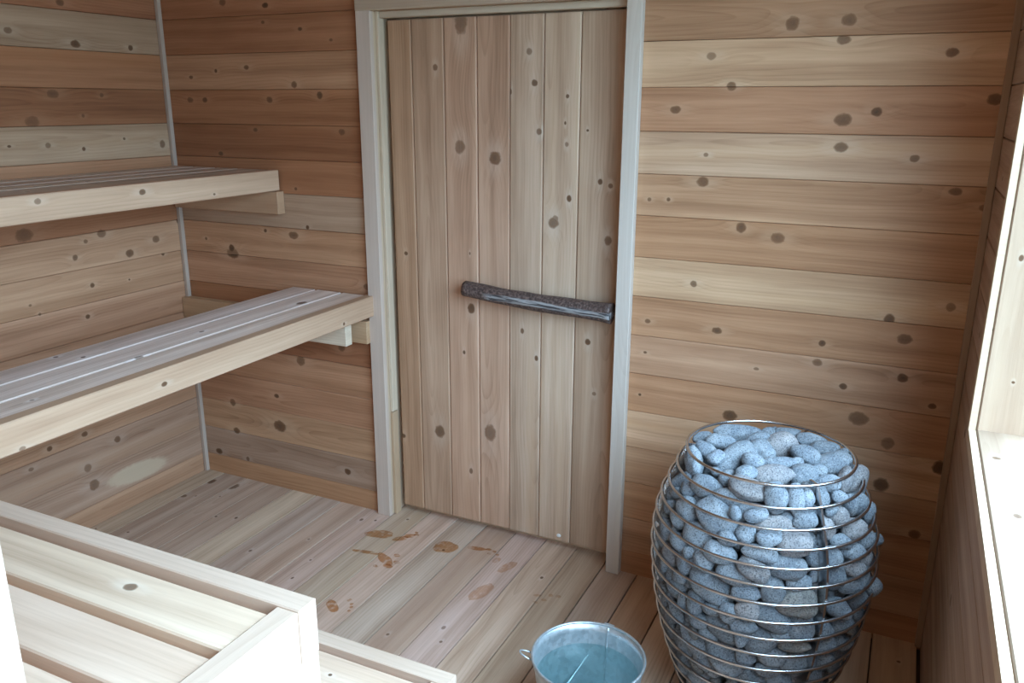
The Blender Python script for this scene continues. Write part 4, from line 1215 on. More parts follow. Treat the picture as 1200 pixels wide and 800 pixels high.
-1542 1054 3402 314 217 175 494 8 605 -624 1 3
-826 1036 5528 305 233 209 129 -298 -458 -827 1 3
1327 749 5897 333 270 184 301 88 145 938 0 3
-220 2023 6178 337 236 198 521 -197 -237 796 0 3
-1334 712 3615 378 260 262 268 206 610 717 1 3
-2123 882 3399 364 240 209 532 -166 -391 -732 0 3
2035 -361 5767 341 243 205 676 206 -348 -615 2 3
-1249 150 1363 309 217 193 503 -414 -87 -753 0 3
1978 -1016 3979 338 224 226 239 -525 -63 814 0 3
-656 -933 1476 364 278 242 88 -667 200 712 0 3
-1172 771 6388 380 250 247 155 -543 471 678 2 3
2263 -315 5191 408 328 234 241 196 269 -912 0 3
1209 56 3121 380 289 210 394 -110 173 -896 0 3
-267 1567 1421 305 233 171 2 -484 -427 764 1 3
-488 1585 2209 379 248 230 296 239 -457 -804 0 3
477 -1747 4873 381 286 227 199 543 576 578 0 3
-800 -922 5771 336 274 193 55 -670 -151 725 0 3
-525 -1498 977 301 220 174 573 -253 -337 -703 1 3
1500 -623 1701 310 260 214 544 -34 -23 -838 2 3
-870 1260 4875 318 250 175 294 624 -472 -549 0 3
-924 -968 5188 366 281 241 659 107 243 -704 0 3
-2105 331 5299 327 272 210 214 539 127 -804 0 3
-1012 1668 3190 389 259 215 474 499 56 724 0 3
-1044 -952 4550 387 283 234 64 -390 -276 876 1 3
1940 583 5631 314 219 179 480 -88 -605 -629 0 3
-2093 640 3879 325 274 210 143 335 344 -865 1 3
1280 -1529 5955 322 250 201 548 -354 -377 657 0 3
-1340 -912 1690 321 228 219 216 -502 564 -619 0 3
-55 -2133 4342 304 226 180 38 -556 433 -709 0 3
540 1785 5020 307 245 191 280 61 395 -873 0 3
-1058 1755 5679 325 274 219 122 664 13 -738 0 3
1063 1653 3420 315 224 187 217 -392 252 858 2 3
-179 1169 6985 303 238 183 532 -387 114 745 0 3
-1550 -975 6236 362 290 249 687 115 -5 717 0 3
1249 -427 6357 344 230 206 637 120 -188 -738 0 3
-593 -2207 4012 309 224 200 42 324 383 -864 0 3
-355 2000 3029 302 211 203 607 -243 -372 659 0 3
703 -698 6992 398 260 242 134 146 -494 847 0 3
-583 1126 6483 399 270 223 567 57 -62 820 0 3
-1661 -265 4066 305 220 202 656 138 321 -669 2 3
492 -1235 5104 347 254 217 195 -254 -213 -923 2 3
-1268 -333 6093 370 244 220 92 269 -341 896 2 3
-847 -1909 5023 306 253 173 449 -501 -132 -727 2 3
250 -1284 813 305 228 192 127 418 -288 -852 2 3
694 753 6941 398 267 252 626 326 268 -656 0 3
1113 -996 1526 318 242 205 98 -45 -578 -809 0 3
1156 1385 2347 378 277 217 598 -46 545 -585 1 3
1810 482 2614 343 250 219 607 -57 -236 757 1 3
1055 142 2053 334 257 234 108 -195 582 -782 2 3
-68 2100 4468 331 249 189 65 -206 -227 949 0 3
-1227 -127 3524 336 234 227 12 678 198 -708 0 3
1913 -361 2251 306 237 191 563 -263 251 -742 0 3
1427 1476 3897 305 214 178 118 -325 143 927 2 3
-1372 -285 944 319 222 210 644 -217 -305 -667 0 3
278 1248 4773 343 256 213 69 -335 -485 805 0 3
-927 583 2047 307 210 211 449 130 -140 873 2 3
1608 -980 3661 301 213 201 508 433 -174 -724 2 3
1070 -779 3978 385 295 227 410 184 433 -781 2 3
-1039 -806 3509 341 282 232 20 236 -635 735 0 3
2069 -24 4161 385 277 260 572 -346 55 -742 0 3
1570 -1616 2657 325 212 219 186 -675 -267 -662 0 3
760 1540 5794 309 237 195 292 -465 -589 -593 0 3
-1566 636 1994 325 268 197 114 -404 141 897 0 3
323 -1507 6910 378 279 209 333 114 -123 -928 0 3
-2032 293 4814 327 219 192 460 -70 311 -829 0 3
1399 1208 4408 337 273 223 302 422 -577 630 0 3
-944 1806 3731 341 278 192 509 -112 461 -718 1 3
-1564 1400 4580 367 242 223 88 448 443 772 0 3
1647 -951 3079 387 324 257 45 180 -441 878 0 3
-444 1767 3424 337 240 190 269 -406 547 681 0 3
-1661 638 6428 351 244 207 298 -335 529 721 0 3
1283 -643 2860 319 244 188 419 440 436 664 0 3
-1193 -86 2458 336 220 203 238 621 -280 -692 0 3
-1375 -1542 5572 388 314 251 367 131 525 -757 0 3
1948 -1077 3447 300 232 182 471 199 480 712 0 3
-1993 954 4801 386 310 249 453 -251 592 617 0 3
-2065 -1115 4657 311 220 188 545 -328 -298 712 0 3
-1001 1589 4287 350 295 239 107 209 219 947 2 3
1475 -844 4382 418 338 265 258 551 -156 778 1 3
-1791 -162 6029 329 276 187 433 20 268 860 1 3
199 -1983 5203 322 236 187 403 -3 -17 -915 0 3
-1353 170 5597 312 221 196 146 -236 601 -749 0 3
986 -1419 2765 309 241 194 310 -93 -515 -794 0 3
-1298 -219 5001 371 274 239 354 -289 -246 855 0 3
-1030 -478 1846 356 300 196 99 121 348 -924 0 3
271 -1371 1868 330 237 188 35 -359 178 -915 1 3
-1649 511 1481 304 204 202 189 656 43 730 0 3
-1760 -242 4953 301 255 181 398 300 -599 -626 0 3
-503 -1816 5479 306 241 199 633 -69 380 671 1 3
778 -1396 6168 340 277 195 97 97 560 -817 0 3
-261 1039 894 332 271 191 42 530 456 714 0 3
-654 -1523 6531 324 248 189 75 -270 236 931 0 3
-2046 -9 3318 385 254 221 22 -323 132 -937 1 3
1187 -454 993 327 269 187 152 -227 -111 956 0 3
778 -1715 3117 334 260 222 227 -534 266 770 0 3
-1905 600 5894 382 265 217 260 -413 -483 726 0 3
-890 1372 1796 359 262 210 422 113 -551 711 1 3
-1604 -478 2835 355 249 231 538 269 -214 -770 2 3
514 1158 6970 327 213 198 425 -222 -431 -764 2 3
-1366 -590 6770 300 200 175 105 -591 -156 784 0 3
1868 126 2218 349 243 220 48 67 365 -927 0 3
-579 1887 4206 368 244 221 95 381 563 -728 0 3
1739 1348 3565 358 236 197 260 601 -358 665 0 3
-694 -1441 1514 308 217 170 227 21 -576 785 0 3
-722 1115 2500 364 265 223 443 -96 -217 -865 0 3
395 -1116 6001 359 288 198 250 435 606 617 1 3
1667 -629 6052 301 238 185 406 343 -567 629 0 3
2317 429 5718 318 237 196 518 454 -436 579 0 3
2068 435 3581 306 200 182 381 -199 -209 -878 1 3
1510 -1351 5434 219 183 137 437 -423 -472 638 0 3
54 2088 3577 250 189 153 208 -520 72 -825 0 3
1086 689 1814 244 184 164 421 -111 -23 -900 0 3
-1538 1068 2803 263 221 163 396 -185 31 899 0 3
-1075 -1864 3800 262 192 167 2 -173 529 831 1 3
-1889 -1350 5493 247 174 165 327 430 -272 -796 1 3
-1317 667 2465 219 159 152 253 638 -392 -613 0 3
1177 -443 6013 213 166 144 526 -193 -400 -725 0 3
1074 -311 2483 220 162 125 174 139 -230 -948 0 3
201 -1452 5523 216 182 129 444 -20 -561 699 0 3
-1172 -1464 2180 212 174 120 295 -11 620 726 1 3
1176 1143 1778 203 145 117 385 592 288 -646 0 3
1556 1557 5283 206 149 127 185 -98 -297 932 0 3
2090 -68 2533 295 211 166 205 13 -454 -867 1 3
90 1871 1751 202 132 131 77 412 -173 891 0 3
1032 -1784 5251 265 207 151 157 260 9 953 0 3
1430 -963 6275 208 167 139 437 -324 210 812 0 3
1862 -366 1439 227 153 154 112 62 -478 -869 1 3
-584 2026 2404 258 182 166 299 548 -93 -776 0 3
1360 -1489 4157 229 178 140 540 315 -418 660 0 3
-261 1535 5105 276 198 192 178 -461 239 836 2 3
-1413 590 1109 250 212 158 521 -14 -386 761 0 3
-1360 1679 4603 208 135 141 201 614 -36 -762 0 3
-31 1676 4798 264 204 164 245 -488 416 -727 0 3
74 -1449 1143 294 196 176 533 -195 281 -774 0 3
-175 -1812 2663 299 253 170 381 -443 -389 -712 0 3
-1455 1536 5198 296 198 167 52 144 297 -943 0 3
-307 -1502 2967 264 193 178 84 -373 583 717 2 3
-509 -1550 2139 224 157 150 537 -342 174 751 0 3
1852 -581 3310 257 208 162 442 -433 -451 643 0 3
311 1998 4798 217 172 149 225 -248 -307 891 0 3
-656 -2215 5390 206 142 133 1 45 262 -964 1 3
1766 -826 6354 216 148 130 355 -509 -4 -784 0 3
-879 886 3923 264 179 169 182 98 411 888 0 3
1419 593 2395 243 194 165 54 237 -614 751 2 3
1041 -1628 3747 214 147 141 362 -334 288 -822 2 3
-645 -2127 5614 202 144 133 239 272 288 886 0 3
-694 1874 5446 264 216 146 167 145 -102 970 0 3
252 1487 6321 292 206 190 466 -82 346 -810 0 3
1639 -145 3998 203 145 140 474 -310 -577 -589 2 3
726 950 2866 211 176 133 168 603 -433 649 2 3
322 1016 1984 206 155 134 271 335 -502 750 0 3
-1793 -1329 4216 223 154 141 72 55 300 -950 2 3
-310 -1129 6165 267 185 154 407 -323 83 850 2 3
-233 1709 1730 203 139 140 128 -151 -13 -980 2 3
1429 867 2255 241 184 145 200 503 -12 -841 1 3
1138 -479 6822 218 179 120 569 113 -560 -592 0 3
1370 -1214 2498 231 155 138 95 646 -231 721 2 3
-179 -1488 2343 214 140 149 309 506 517 617 2 3
-136 -1519 4167 202 139 138 51 432 -205 877 0 3
-1196 -2166 5119 233 156 156 248 420 -350 -800 2 3
-2238 773 4240 207 142 138 682 125 276 -666 2 3
-1221 -1862 4747 223 170 150 540 170 141 812 1 3
692 -1091 3695 214 166 127 28 -671 -419 -611 0 3
-464 1236 4213 244 186 135 329 428 140 830 0 3
-717 1429 7041 226 176 153 156 -226 452 849 0 3
-565 2111 6286 223 150 129 148 687 452 550 0 3
496 2219 4319 253 169 143 644 229 136 718 2 3
1104 1626 4378 258 192 142 323 -391 207 -836 0 3
227 -1087 2278 234 167 143 304 -546 508 -593 2 3
652 -1777 6091 217 156 128 155 588 -456 -650 1 3
1763 1250 4864 287 207 164 216 -15 -53 -975 0 3
-1067 2 1749 204 169 123 547 -205 303 753 0 3
1771 -626 5428 278 227 156 450 -352 -447 -688 0 3
-916 -1475 2340 244 177 142 356 310 -17 881 1 3
-1563 1299 6388 232 184 161 147 464 264 -832 0 3
-246 -1606 6617 212 165 130 327 -340 426 -772 0 3
-95 1339 3482 205 143 138 218 281 -471 -807 0 3
-1393 -597 3947 217 159 130 423 -48 -237 -873 0 3
1493 134 3368 217 143 140 615 -313 -431 581 2 3
1 1676 2561 222 161 140 74 -199 668 713 0 3
-1814 -1190 3470 207 160 139 443 421 -108 -784 2 3
1076 1183 3489 213 162 135 105 451 42 885 2 3
160 1373 1496 218 167 131 486 -404 338 698 0 3
1126 1410 1956 201 152 139 442 -493 -280 695 0 3
232 2056 5152 228 148 146 439 -464 42 -768 2 3
-929 906 5184 218 150 128 29 477 -397 -784 0 3
1314 -432 4172 242 192 151 328 -415 19 -848 2 3
447 2155 4547 201 160 125 64 283 254 -923 0 3
540 1212 2002 201 168 122 91 653 -211 722 0 3
-1120 -1423 3351 271 181 159 381 -556 367 -641 0 3
234 -1787 1844 253 177 161 365 200 445 793 0 3
-1145 477 2580 214 144 127 583 -195 -519 -594 0 3
1440 -671 2207 215 169 149 82 7 -209 975 0 3
-1346 -1010 2401 231 153 150 170 -122 -253 945 0 3
849 1212 4551 216 156 137 92 464 -61 879 0 3
260 1728 4341 206 148 144 83 -363 380 -847 1 3
1089 -1356 6636 202 134 133 307 -624 -353 -625 0 3
1604 -232 3467 237 176 156 380 -175 239 -876 0 3
-2159 -605 2685 267 176 175 404 -337 -355 -773 0 3
-1647 1843 3872 206 151 134 471 5 -261 -843 0 3
1598 -62 2536 228 155 136 25 -22 331 943 2 3
1628 877 5629 222 146 135 663 -243 -451 547 0 3
-1532 -579 4249 241 203 167 41 298 267 916 0 3
1855 -119 4599 221 144 144 81 -60 -601 793 2 3
2069 568 4382 245 197 168 330 -16 -654 -681 2 3
1665 1505 3203 202 172 120 315 -33 142 -938 0 3
1275 677 940 204 158 124 378 -342 563 650 2 3
1440 -996 2174 221 148 123 34 382 -584 715 1 3
-1428 1618 3163 214 156 148 644 -256 -421 -585 0 3
2100 767 2970 253 206 143 294 126 -385 866 0 3
532 1567 1605 264 200 176 328 99 333 879 2 3
1773 -122 5764 208 176 135 116 -310 497 802 0 3
1267 -211 5095 210 154 130 657 -259 -294 644 0 3
-1257 320 6353 241 190 166 596 -283 -432 615 0 3
-1122 1415 6135 244 171 151 196 665 -260 -671 0 3
-69 1695 2874 255 172 169 464 218 361 780 2 3
1405 322 5844 202 152 120 639 -160 -396 640 0 3
-1280 -163 3031 267 176 171 614 -14 -130 779 0 3
-819 -1892 3007 224 176 137 18 617 169 768 0 3
442 -1441 1392 214 168 148 22 574 75 815 0 3
194 1890 3301 273 185 182 458 -268 -143 836 2 3
-1856 1341 3102 223 153 136 149 199 363 -898 2 3
-697 2265 4096 256 191 159 251 420 390 -780 0 3
-760 -1393 7072 276 229 191 320 -371 508 -708 2 3
-510 -1628 1806 238 172 160 33 -457 501 734 0 3
-1799 -636 2472 227 149 131 85 -3 -190 978 0 3
-1611 159 2964 246 179 166 187 -289 -460 819 1 3
204 -1874 4618 203 145 130 530 278 -159 -785 0 3
827 1131 5550 250 187 155 486 215 497 686 1 3
1704 785 5312 217 148 137 125 -636 279 709 1 3
2117 -726 3052 207 147 129 299 -568 -195 742 0 3
2320 537 5056 236 158 138 448 485 -329 -675 1 3
-961 1213 889 266 199 159 502 22 343 -794 0 3
-1069 895 6994 225 157 135 672 -75 403 -616 0 3
-2483 -162 5010 206 153 128 274 -52 -214 936 0 3
1999 -412 2687 215 176 137 404 -414 135 805 0 3
-1879 -1312 5171 238 176 135 166 -335 553 745 2 3
1086 -1986 3534 241 175 153 298 59 166 -938 1 3
622 -1448 838 256 171 154 51 678 -310 -665 0 3
-1502 345 3583 233 187 151 298 244 -308 870 0 3
-1639 56 1655 226 165 136 54 188 -523 -830 1 3
-1064 -1085 7031 202 167 115 223 -240 21 -945 0 3
-522 -1463 3195 213 169 128 263 233 -397 -848 0 3
1833 -201 5396 201 141 111 62 -153 -9 -986 0 3
-1318 -1942 3330 215 146 125 460 -474 529 -533 0 3
746 -1023 2804 274 179 162 469 121 -560 -672 2 3
-1869 1345 5156 247 166 163 160 279 -32 946 2 3
1160 -1061 5940 253 198 151 70 -105 42 -991 0 3
-1444 1063 1727 249 167 150 565 166 123 -799 2 3
1219 578 4140 202 135 140 63 -491 178 -851 0 3
25 2501 5036 291 226 169 492 -292 -315 757 0 3
-1352 -2046 4349 212 141 134 318 -480 -455 680 0 3
2088 125 6024 235 187 134 204 199 643 -711 0 3
123 1606 1668 225 150 125 356 -328 -429 -763 2 3
1895 468 5138 243 177 156 380 439 421 697 2 3
-594 -1215 3664 213 150 121 239 -244 -96 -935 0 3
2196 455 3974 207 173 118 56 -148 133 -978 0 3
1429 1179 5953 252 167 147 626 -276 53 -727 2 3
-1692 994 1825 231 176 127 23 434 398 -808 0 3
-1262 -1111 1436 201 142 137 244 -79 -296 920 0 3
-1465 -1095 5781 202 163 126 579 -229 -7 782 2 3
-1238 1037 6764 280 202 159 424 -7 -130 -896 1 3
1028 1705 5439 221 149 128 373 523 -113 -758 2 3
1856 -55 6916 222 162 139 114 -398 -314 855 0 3
901 -101 1006 215 165 136 369 -184 416 811 0 3
1434 -1505 4544 277 190 159 118 -342 437 824 0 3
620 788 1492 257 181 176 569 352 -17 -743 2 3
490 1162 5170 226 149 125 553 386 398 -622 0 3
1623 -557 3018 232 173 128 376 493 -87 -780 2 3
-582 1372 954 283 193 173 194 -300 -46 -933 0 3
-151 1746 4185 226 150 153 623 176 212 732 2 3
1514 1617 4263 213 156 146 412 -98 -389 -818 0 3
-715 -994 6961 212 141 139 658 -12 527 538 0 3
1577 -545 4837 219 158 123 2 -651 135 -747 2 3
1849 -1227 4466 236 165 141 626 73 534 563 0 3
-1576 1033 4586 209 137 121 107 -141 671 -720 1 3
638 1901 3172 236 163 163 588 -292 -130 -743 0 3
-261 -2065 5780 209 138 138 43 -582 -503 -638 0 3
-1939 -1582 4560 210 138 135 386 -27 438 811 2 3
379 1431 2040 219 183 137 397 -441 -390 -704 0 3
-374 1557 6964 217 147 141 683 158 132 -701 0 3
-556 -833 7013 200 145 116 371 -347 -339 792 0 3
-1798 1229 5573 213 151 135 58 -637 -460 -616 0 3
-1391 -713 4917 279 202 173 85 -645 196 -734 1 3
337 1485 4435 206 158 119 93 626 515 578 0 3
1194 1527 2881 217 151 149 84 529 407 -740 0 3
919 -1212 5732 207 148 119 131 515 -135 837 1 3
-1820 -1559 3537 299 246 177 420 -121 -621 -651 0 3
-1202 1381 6472 218 159 150 615 -8 -143 775 0 3
962 682 6551 211 174 128 122 387 47 913 0 3
-1847 -1109 3922 221 151 124 367 -202 261 870 2 3
-2009 -550 3876 230 169 127 439 326 -42 -836 2 3
1341 1187 3550 202 140 125 22 513 -201 -834 1 3
-1149 1297 3386 276 184 172 331 607 -456 561 2 3
-857 415 877 248 165 162 441 -380 -24 813 0 3
-354 1795 2552 205 172 116 289 -278 365 840 0 3
1501 1737 3272 214 173 139 125 593 542 -582 0 3
-184 2211 5143 227 179 143 183 -523 353 754 0 3
2127 504 6100 208 174 138 327 -18 -474 817 0 3
-986 -173 7093 260 189 178 170 171 450 -860 2 3
1026 -1620 4185 202 146 123 193 -275 83 -938 0 3
1247 1774 5945 204 160 134 438 -370 -325 752 2 3
1480 -320 864 217 154 149 197 -117 -649 726 0 3
-121 -1682 1933 229 162 148 184 68 608 -769 0 3
-317 1132 6107 226 165 156 89 -632 523 -565 2 3
2261 17 3657 202 141 134 237 506 400 726 0 3
1260 -1485 1586 229 161 133 413 -328 -60 -847 0 3
2171 -531 3318 231 166 159 329 -291 536 -721 0 3
1081 519 6887 248 201 165 360 278 407 -792 0 3
1748 758 5830 228 193 140 428 -339 395 -739 2 3
-1675 298 5537 236 159 157 665 -11 -399 631 2 3
-1997 561 4449 265 201 150 433 515 340 -657 1 3
151 1026 1420 256 167 149 32 -624 538 566 0 3
1090 511 3202 279 222 181 210 -469 260 818 0 3
-1402 -1405 6386 241 192 157 508 320 146 786 1 3
1766 -395 4708 240 163 158 499 -33 -582 641 0 3
1425 286 4198 226 165 129 267 591 275 710 1 3
274 1567 6906 245 178 138 460 209 413 757 1 3
929 -1929 5036 207 149 119 56 -73 604 -792 1 3
-1056 803 2492 203 155 125 242 -456 -595 -616 0 3
-1446 317 800 289 219 168 185 19 -371 -910 0 3
-1100 372 6678 255 181 150 481 -286 497 662 0 3
-2425 30 3718 217 156 135 623 132 -389 -665 0 3
7 1564 6018 236 165 131 565 -117 528 -623 0 3
-521 -1259 5759 219 171 124 665 106 282 683 2 3
-851 556 1582 270 195 174 355 528 524 566 1 3
-1181 -775 1996 212 166 121 272 4 530 -803 0 3
54 -1981 3982 242 164 137 621 -29 197 -758 2 3
610 1202 5782 228 155 135 311 272 641 -646 0 3
42 1227 6048 220 159 144 74 -430 -317 842 0 3
1318 -1499 6720 202 171 128 278 -573 505 -583 2 3
-1582 663 3930 245 166 154 170 471 -349 -792 2 3
-1075 -900 2245 228 164 134 585 -99 445 671 0 3
-754 1568 1200 232 174 131 26 209 531 -820 1 3
692 -1817 4389 291 225 166 3 213 278 936 0 3
1302 1337 7078 202 153 137 139 109 -485 -857 1 3
1362 1366 5076 218 166 140 495 368 -116 -778 1 3
-748 -1960 3763 208 160 139 622 -182 -230 726 0 3
-1582 1517 6170 201 137 136 470 -292 206 -807 0 3
1416 531 2959 201 136 133 508 -180 -193 -820 0 3
-500 1505 1658 238 155 132 490 381 -532 576 0 3
26 -1574 2675 251 203 139 490 -43 430 757 0 3
-1307 -1216 6752 249 167 142 55 -469 137 871 0 3
889 1315 1618 254 199 144 381 579 -422 -584 1 3
-63 2221 4020 217 155 138 12 469 506 724 0 3
985 254 1635 282 228 191 267 357 -441 -779 0 3
1313 -1791 4396 206 166 123 355 363 310 -804 0 3
1776 -921 2137 292 210 165 327 -548 -261 -724 1 3
1371 688 3692 249 195 140 335 -480 -408 -701 0 3
-1317 200 3186 250 173 151 310 -395 -151 852 0 3
183 -1543 2306 253 193 157 151 654 88 -736 0 3
-128 1639 3225 243 172 158 57 698 -236 -674 0 3
960 -776 2887 231 158 128 39 -274 75 -958 1 3
1527 1006 1664 296 243 176 328 87 272 -901 2 3
-1292 -355 4088 260 199 166 468 -273 580 608 0 3
2166 344 5291 226 175 129 242 -356 194 881 0 3
1589 658 955 265 197 164 2 622 -441 647 1 3
-973 1088 1342 235 173 132 411 114 -510 747 0 3
-377 866 1310 234 163 157 180 -529 14 -829 2 3
-2106 295 3080 239 158 138 603 362 120 701 0 3
-1472 -1667 4637 236 169 151 273 -488 487 -671 0 3
-1776 -1566 5177 222 161 129 589 295 528 -536 0 3
439 -1823 3256 249 176 138 165 -627 -395 -651 1 3
-1073 -527 3238 276 229 160 299 5 228 -927 0 3
599 -1621 1957 228 160 126 376 276 -295 -834 1 3
271 -2219 5662 209 141 125 584 251 129 -761 2 3
-669 1168 2922 231 179 138 46 562 44 824 0 3
-1412 140 6049 261 203 145 360 531 307 703 0 3
575 1806 6259 277 182 176 142 420 -369 -817 2 3
2108 382 2982 227 170 135 218 -611 478 -593 0 3
"""
def stone_mesh(name, k, sub):
    bm = bmesh.new(); bmesh.ops.create_icosphere(bm, subdivisions=sub, radius=1.0)
    pw = random.uniform(0.82, 1.0)
    off = Vector((k * 7.3, k * 3.1, k * 1.7))
    tap = random.uniform(-0.22, 0.22); tap2 = random.uniform(-0.12, 0.12)
    for q in bm.verts:
        c = q.co.copy()
        c = Vector([math.copysign(abs(t) ** pw, t) for t in c])
        c *= 1 + 0.17 * noise.noise(c * 0.9 + off) + 0.07 * noise.noise(c * 2.1 + off)
        c.y *= 1 + tap * c.x; c.z *= 1 + tap2 * c.x
        q.co = c
    me = bpy.data.meshes.new(name); bm.to_mesh(me); bm.free(); smooth(me); me.materials.append(STONE)
    return me
SM = [stone_mesh('sauna_stone', k, 4) for k in range(14)]
SMLOW = [stone_mesh('fill_stone', k + 30, 2) for k in range(5)]
SMMID = [stone_mesh('back_stone', k + 50, 3) for k in range(5)]
TINTS = [(0.245, 0.275, 0.31), (0.30, 0.285, 0.29), (0.26, 0.25, 0.235)]
ORD = ['first', 'second', 'third', 'fourth', 'fifth', 'sixth', 'seventh', 'eighth', 'ninth', 'tenth', 'eleventh', 'twelfth', 'thirteenth', 'fourteenth', 'fifteenth']
camang = math.atan2(CAM.y - SY, CAM.x - SX)
fillv, fillf = [], []
made = []
for idx, ln in enumerate(STONES.strip().split('\n')):
    a = [int(t) for t in ln.split()]
    c = Vector(a[0:3]) / 10000; s = [t / 10000 for t in a[3:6]]
    q = Quaternion([t / 1000 for t in a[6:10]]).normalized()
    mw = Matrix.Translation(c + Vector((SX, SY, 0))) @ q.to_matrix().to_4x4() @ Matrix.Diagonal((*s, 1))
    psi = math.degrees((math.atan2(c.y, c.x) - camang + math.pi) % (2 * math.pi) - math.pi)
    if a[11] == 3 or (a[11] == 2 and abs(psi) > 100):
        me = (SMLOW if a[11] == 3 else SMMID)[idx % 5]; b = len(fillv)
        fillv += [mw @ q_.co for q_ in me.vertices]; fillf += [tuple(b + i for i in p_.vertices) for p_ in me.polygons]
        continue
    o = link('sauna_stone', SM[idx % 14], None, None, mw)
    t = TINTS[a[10]]; k = random.uniform(0.82, 1.16)
    o['tint'] = [t[0] * k, t[1] * k, t[2] * k]; o['seed'] = random.uniform(0, 10)
    size = 'large' if s[0] > .046 else ('medium' if s[0] > .031 else 'small')
    shp = 'long' if s[0] / s[1] > 1.55 else ('round' if s[0] / s[1] < 1.22 else 'oval')
    tone = ['grey', 'pinkish grey', 'brownish grey'][a[10]]
    if a[11] == 1 and c.z > 0.700 and math.hypot(c.x, c.y) < 0.19:
        d = c.dot(Vector((math.cos(camang), math.sin(camang), 0))); l = c.dot(Vector((-math.sin(camang), math.cos(camang), 0)))
        where = 'on top of the heap, ' + ('towards the wall' if d < -0.06 else 'in the middle' if d < 0.05 else 'at the front rim') + (' left' if l < -0.05 else ' right' if l > 0.05 else ' centre')
    elif abs(psi) > 100:
        where = None
    else:
        row = max(i for i in range(len(RZ)) if RZ[i] >= min(c.z, RZ[0] - 1e-6))
        rowt = 'behind the %s ring from the top' % ORD[row] if row >= 14 else 'between the %s and %s rings' % (ORD[row], ORD[row + 1])
        col = ('at the left edge' if psi < -62 else 'far left' if psi < -36 else 'left of middle' if psi < -12 else 'in the middle' if psi < 12 else
               'left of the upright strap' if psi < 34 else 'right of the upright strap' if psi < 55 else 'far right' if psi < 78 else 'at the right edge')
        where = rowt + ', ' + col
    made.append((o, '%s %s %s stone' % (size, shp, tone), where, psi, c.z))
    o['category'] = 'stone'; o['group'] = 'grey sauna stones packed in the stove basket'
seen = {}
for o, head, where, psi, z in made:
    if where is None: o['label'] = 'grey stone at the back of the stove basket facing the planks'
    else: seen.setdefault((head, where), []).append((psi, z, o))
for (head, where), lst in seen.items():
    lst.sort(key=lambda t: t[0])
    nm = {1: [''], 2: ['left-hand ', 'right-hand '], 3: ['left-hand ', 'central ', 'right-hand ']}.get(len(lst), [''] * len(lst))
    for (psi, z, o), w in zip(lst, nm): o['label'] = w + head + ' ' + where
me = mesh_from('stone_fill', fillv, fillf); smooth(me); me.materials.append(STONE)
o = link('stone_fill', me, None); o['tint'] = [0.225, 0.25, 0.28]; o['seed'] = 1.0
tag(o, 'grey stones deep inside and at the back of the stove basket', 'stones', kind='stuff')

# ---------------------------------------------------------------- bucket of water
BX, BY, BZ, BR = 2.1388, -0.8138, 0.25, 0.1415
bk = empty('bucket', (BX, BY, 0.0))
tag(bk, 'galvanised steel bucket holding clear water beside the stove', 'bucket')
TB = Matrix.Translation((BX, BY, 0))
rb = 0.103
prof = [(0.001, 0.006), (rb - 0.004, 0.006), (rb, 0.0), (rb + 0.002, 0.001)]
for i in range(1, 11): prof.append((rb + (BR - rb) * i / 10.0 + 0.001, BZ * i / 10.0))
prof += [(BR - 0.0008, BZ)]
for i in range(9, 0, -1): prof.append((rb + (BR - rb) * i / 10.0 - 0.0008, BZ * i / 10.0))
prof += [(rb - 0.004, 0.009), (0.001, 0.009)]
link('body', lathe_mesh('body', prof, 72), GALV, bk, TB)
link('rim', ring_mesh('rim', BR + 0.001, 0.0034, BZ, 96, 10), GALV, bk, TB)
wz = 0.193; wrr = rb + (BR - rb) * wz / BZ - 0.0015
link('water', lathe_mesh('water', [(0.0005, wz), (wrr, wz)], 72), WATER, bk, TB)['label'] = 'clear bluish water'
# folded side seam inside
sa = math.radians(88)
pts = [((rb + (BR - rb) * z / BZ - 0.0022) * math.cos(sa), (rb + (BR - rb) * z / BZ - 0.0022) * math.sin(sa), z) for z in (0.012, 0.06, 0.12, 0.18, 0.235, 0.246)]
link('seam', tube_mesh('seam', pts, 0.0028, 8), GALV, bk, TB)
# ears and hanging wire bail
for sgn in (1, -1):
    ea = math.radians(88) if sgn > 0 else math.radians(268)
    ex, ey = (BR + 0.006) * math.cos(ea), (BR + 0.006) * math.sin(ea)
    vv, ff = box_pts(-0.014, 0.014, -0.0018, 0.0018, -0.028, 0.007)
    o = link('ear', mesh_from('ear', vv, ff), GALV, bk, TB @ Matrix.Translation((ex, ey, BZ - 0.004)) @ Matrix.Rotation(ea + math.pi / 2, 4, 'Z'))
# small wire loop on the near left of the rim
la = math.radians(200); er = Vector((math.cos(la), math.sin(la), 0)); et = Vector((-math.sin(la), math.cos(la), 0))
pts = [tuple(er * (BR + 0.003 + 0.030 * math.sin(math.pi * i / 12)) + et * (0.014 * math.cos(math.pi * i / 12)) + Vector((0, 0, BZ - 0.012 + 0.014 * math.sin(math.pi * i / 12)))) for i in range(13)]
link('side_loop', tube_mesh('side_loop', pts, 0.0024, 8), GALV, bk, TB)
pts = []
lean = math.radians(-62)
for i in range(33):
    t = math.pi * i / 32
    cx, ox = math.cos(t) * (BR + 0.009), math.sin(t) * (BR + 0.030)
    e1 = Vector((math.cos(math.radians(88)), math.sin(math.radians(88)), 0)); e2 = Vector((-1, 0, 0)) * math.cos(lean) + Vector((0, 0, 1)) * math.sin(lean)
    pts.append(tuple(e1 * cx + e2 * ox + Vector((0, 0, BZ - 0.002))))
link('bail', tube_mesh('bail', pts, 0.0024, 8), GALV, bk, TB)

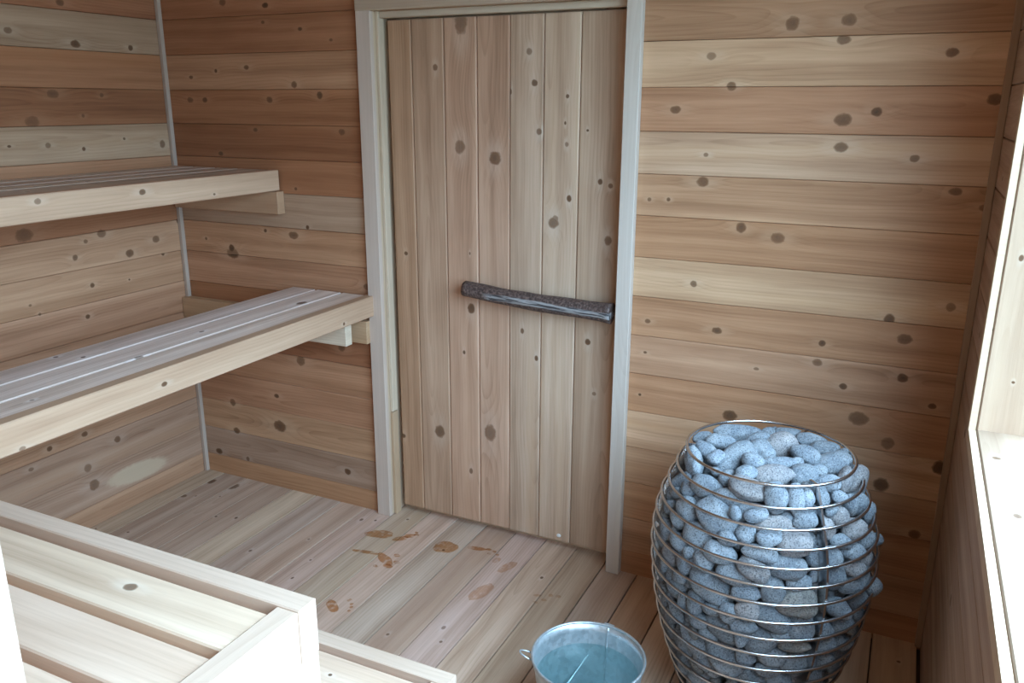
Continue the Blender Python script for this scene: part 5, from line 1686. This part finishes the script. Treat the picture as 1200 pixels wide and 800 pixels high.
# ---------------------------------------------------------------- wet marks on the floor
def wet(name, label, blobs, seed, mat=None):
    """thin film of water; overlapping rounded lobes joined into one outline per blob"""
    vs_, fs = [], []
    z0, z1 = 0.0002, 0.0009
    for (bx, by, ra, rb_, deg) in blobs:
        n = 28; b = len(vs_); ca, sn = math.cos(math.radians(deg)), math.sin(math.radians(deg))
        for zz in (z0, z1):
            for i in range(n):
                a = 2 * math.pi * i / n
                k = 1 + 0.22 * noise.noise(Vector((math.cos(a) * 1.6 + seed, math.sin(a) * 1.6, bx * 9)))
                if zz == z1: k *= 0.96
                u, w = ra * k * math.cos(a), rb_ * k * math.sin(a)
                vs_.append((bx + u * ca - w * sn, by + u * sn + w * ca, zz))
        fs.append(tuple(b + n + i for i in range(n)))
        for i in range(n): fs.append((b + i, b + (i + 1) % n, b + n + (i + 1) % n, b + n + i))
    me = mesh_from(name, vs_, fs)
    o = link(name, me, mat or WET)
    tag(o, label, 'footprint', 'wet footprints on the floor')
wet('wet_footprint', 'wet heel and toe mark beside the foot of the door casing', [(1.045, -0.155, .055, .030, 20), (1.135, -0.150, .03, .016, 45), (1.155, -0.118, .022, .014, 40), (1.175, -0.10, .010, .008, 0), (1.165, -0.085, .008, .006, 0)], 1)
wet('wet_footprint', 'darkest round wet heel mark in front of the door middle', [(1.320, -0.130, .048, .042, 10)], 2)
wet('wet_footprint', 'wet toe marks right of the dark round heel mark', [(1.43, -0.088, .040, .012, 10), (1.475, -0.075, .012, .007, 0), (1.50, -0.08, .008, .006, 0), (1.49, -0.10, .008, .006, 0), (1.52, -0.095, .007, .005, 0)], 3)
wet('wet_footprint', 'smeared wet footprint with toes in the middle of the floor', [(1.165, -0.300, .050, .020, -30), (1.070, -0.290, .055, .010, 10), (1.20, -0.335, .018, .013, 0), (1.215, -0.30, .012, .009, 0), (1.19, -0.26, .012, .010, 0), (1.16, -0.355, .010, .008, 0)], 4)
wet('wet_footprint', 'wet footprint with toe dots nearest the pale bench corner', [(1.175, -0.622, .040, .018, -40), (1.205, -0.57, .010, .006, 60), (1.225, -0.585, .007, .005, 60), (1.235, -0.60, .007, .005, 60), (1.24, -0.62, .006, .004, 60)], 5)
wet('wet_footprint', 'faint oval wet mark near the right part of the door', [(1.590, -0.155, .020, .048, -20), (1.535, -0.13, .012, .02, -10)], 6, DAMP)
wet('wet_footprint', 'long faint wet sole print in front of the bucket', [(1.578, -0.335, .026, .062, -12)], 7, DAMP)
wet('wet_footprint', 'scattered wet toe dots left of the bucket', [(1.76, -0.27, .014, .006, 20), (1.79, -0.285, .010, .007, 0), (1.80, -0.25, .008, .008, 0), (1.825, -0.245, .010, .008, 0), (1.77, -0.31, .009, .006, 0)], 8, DAMP)
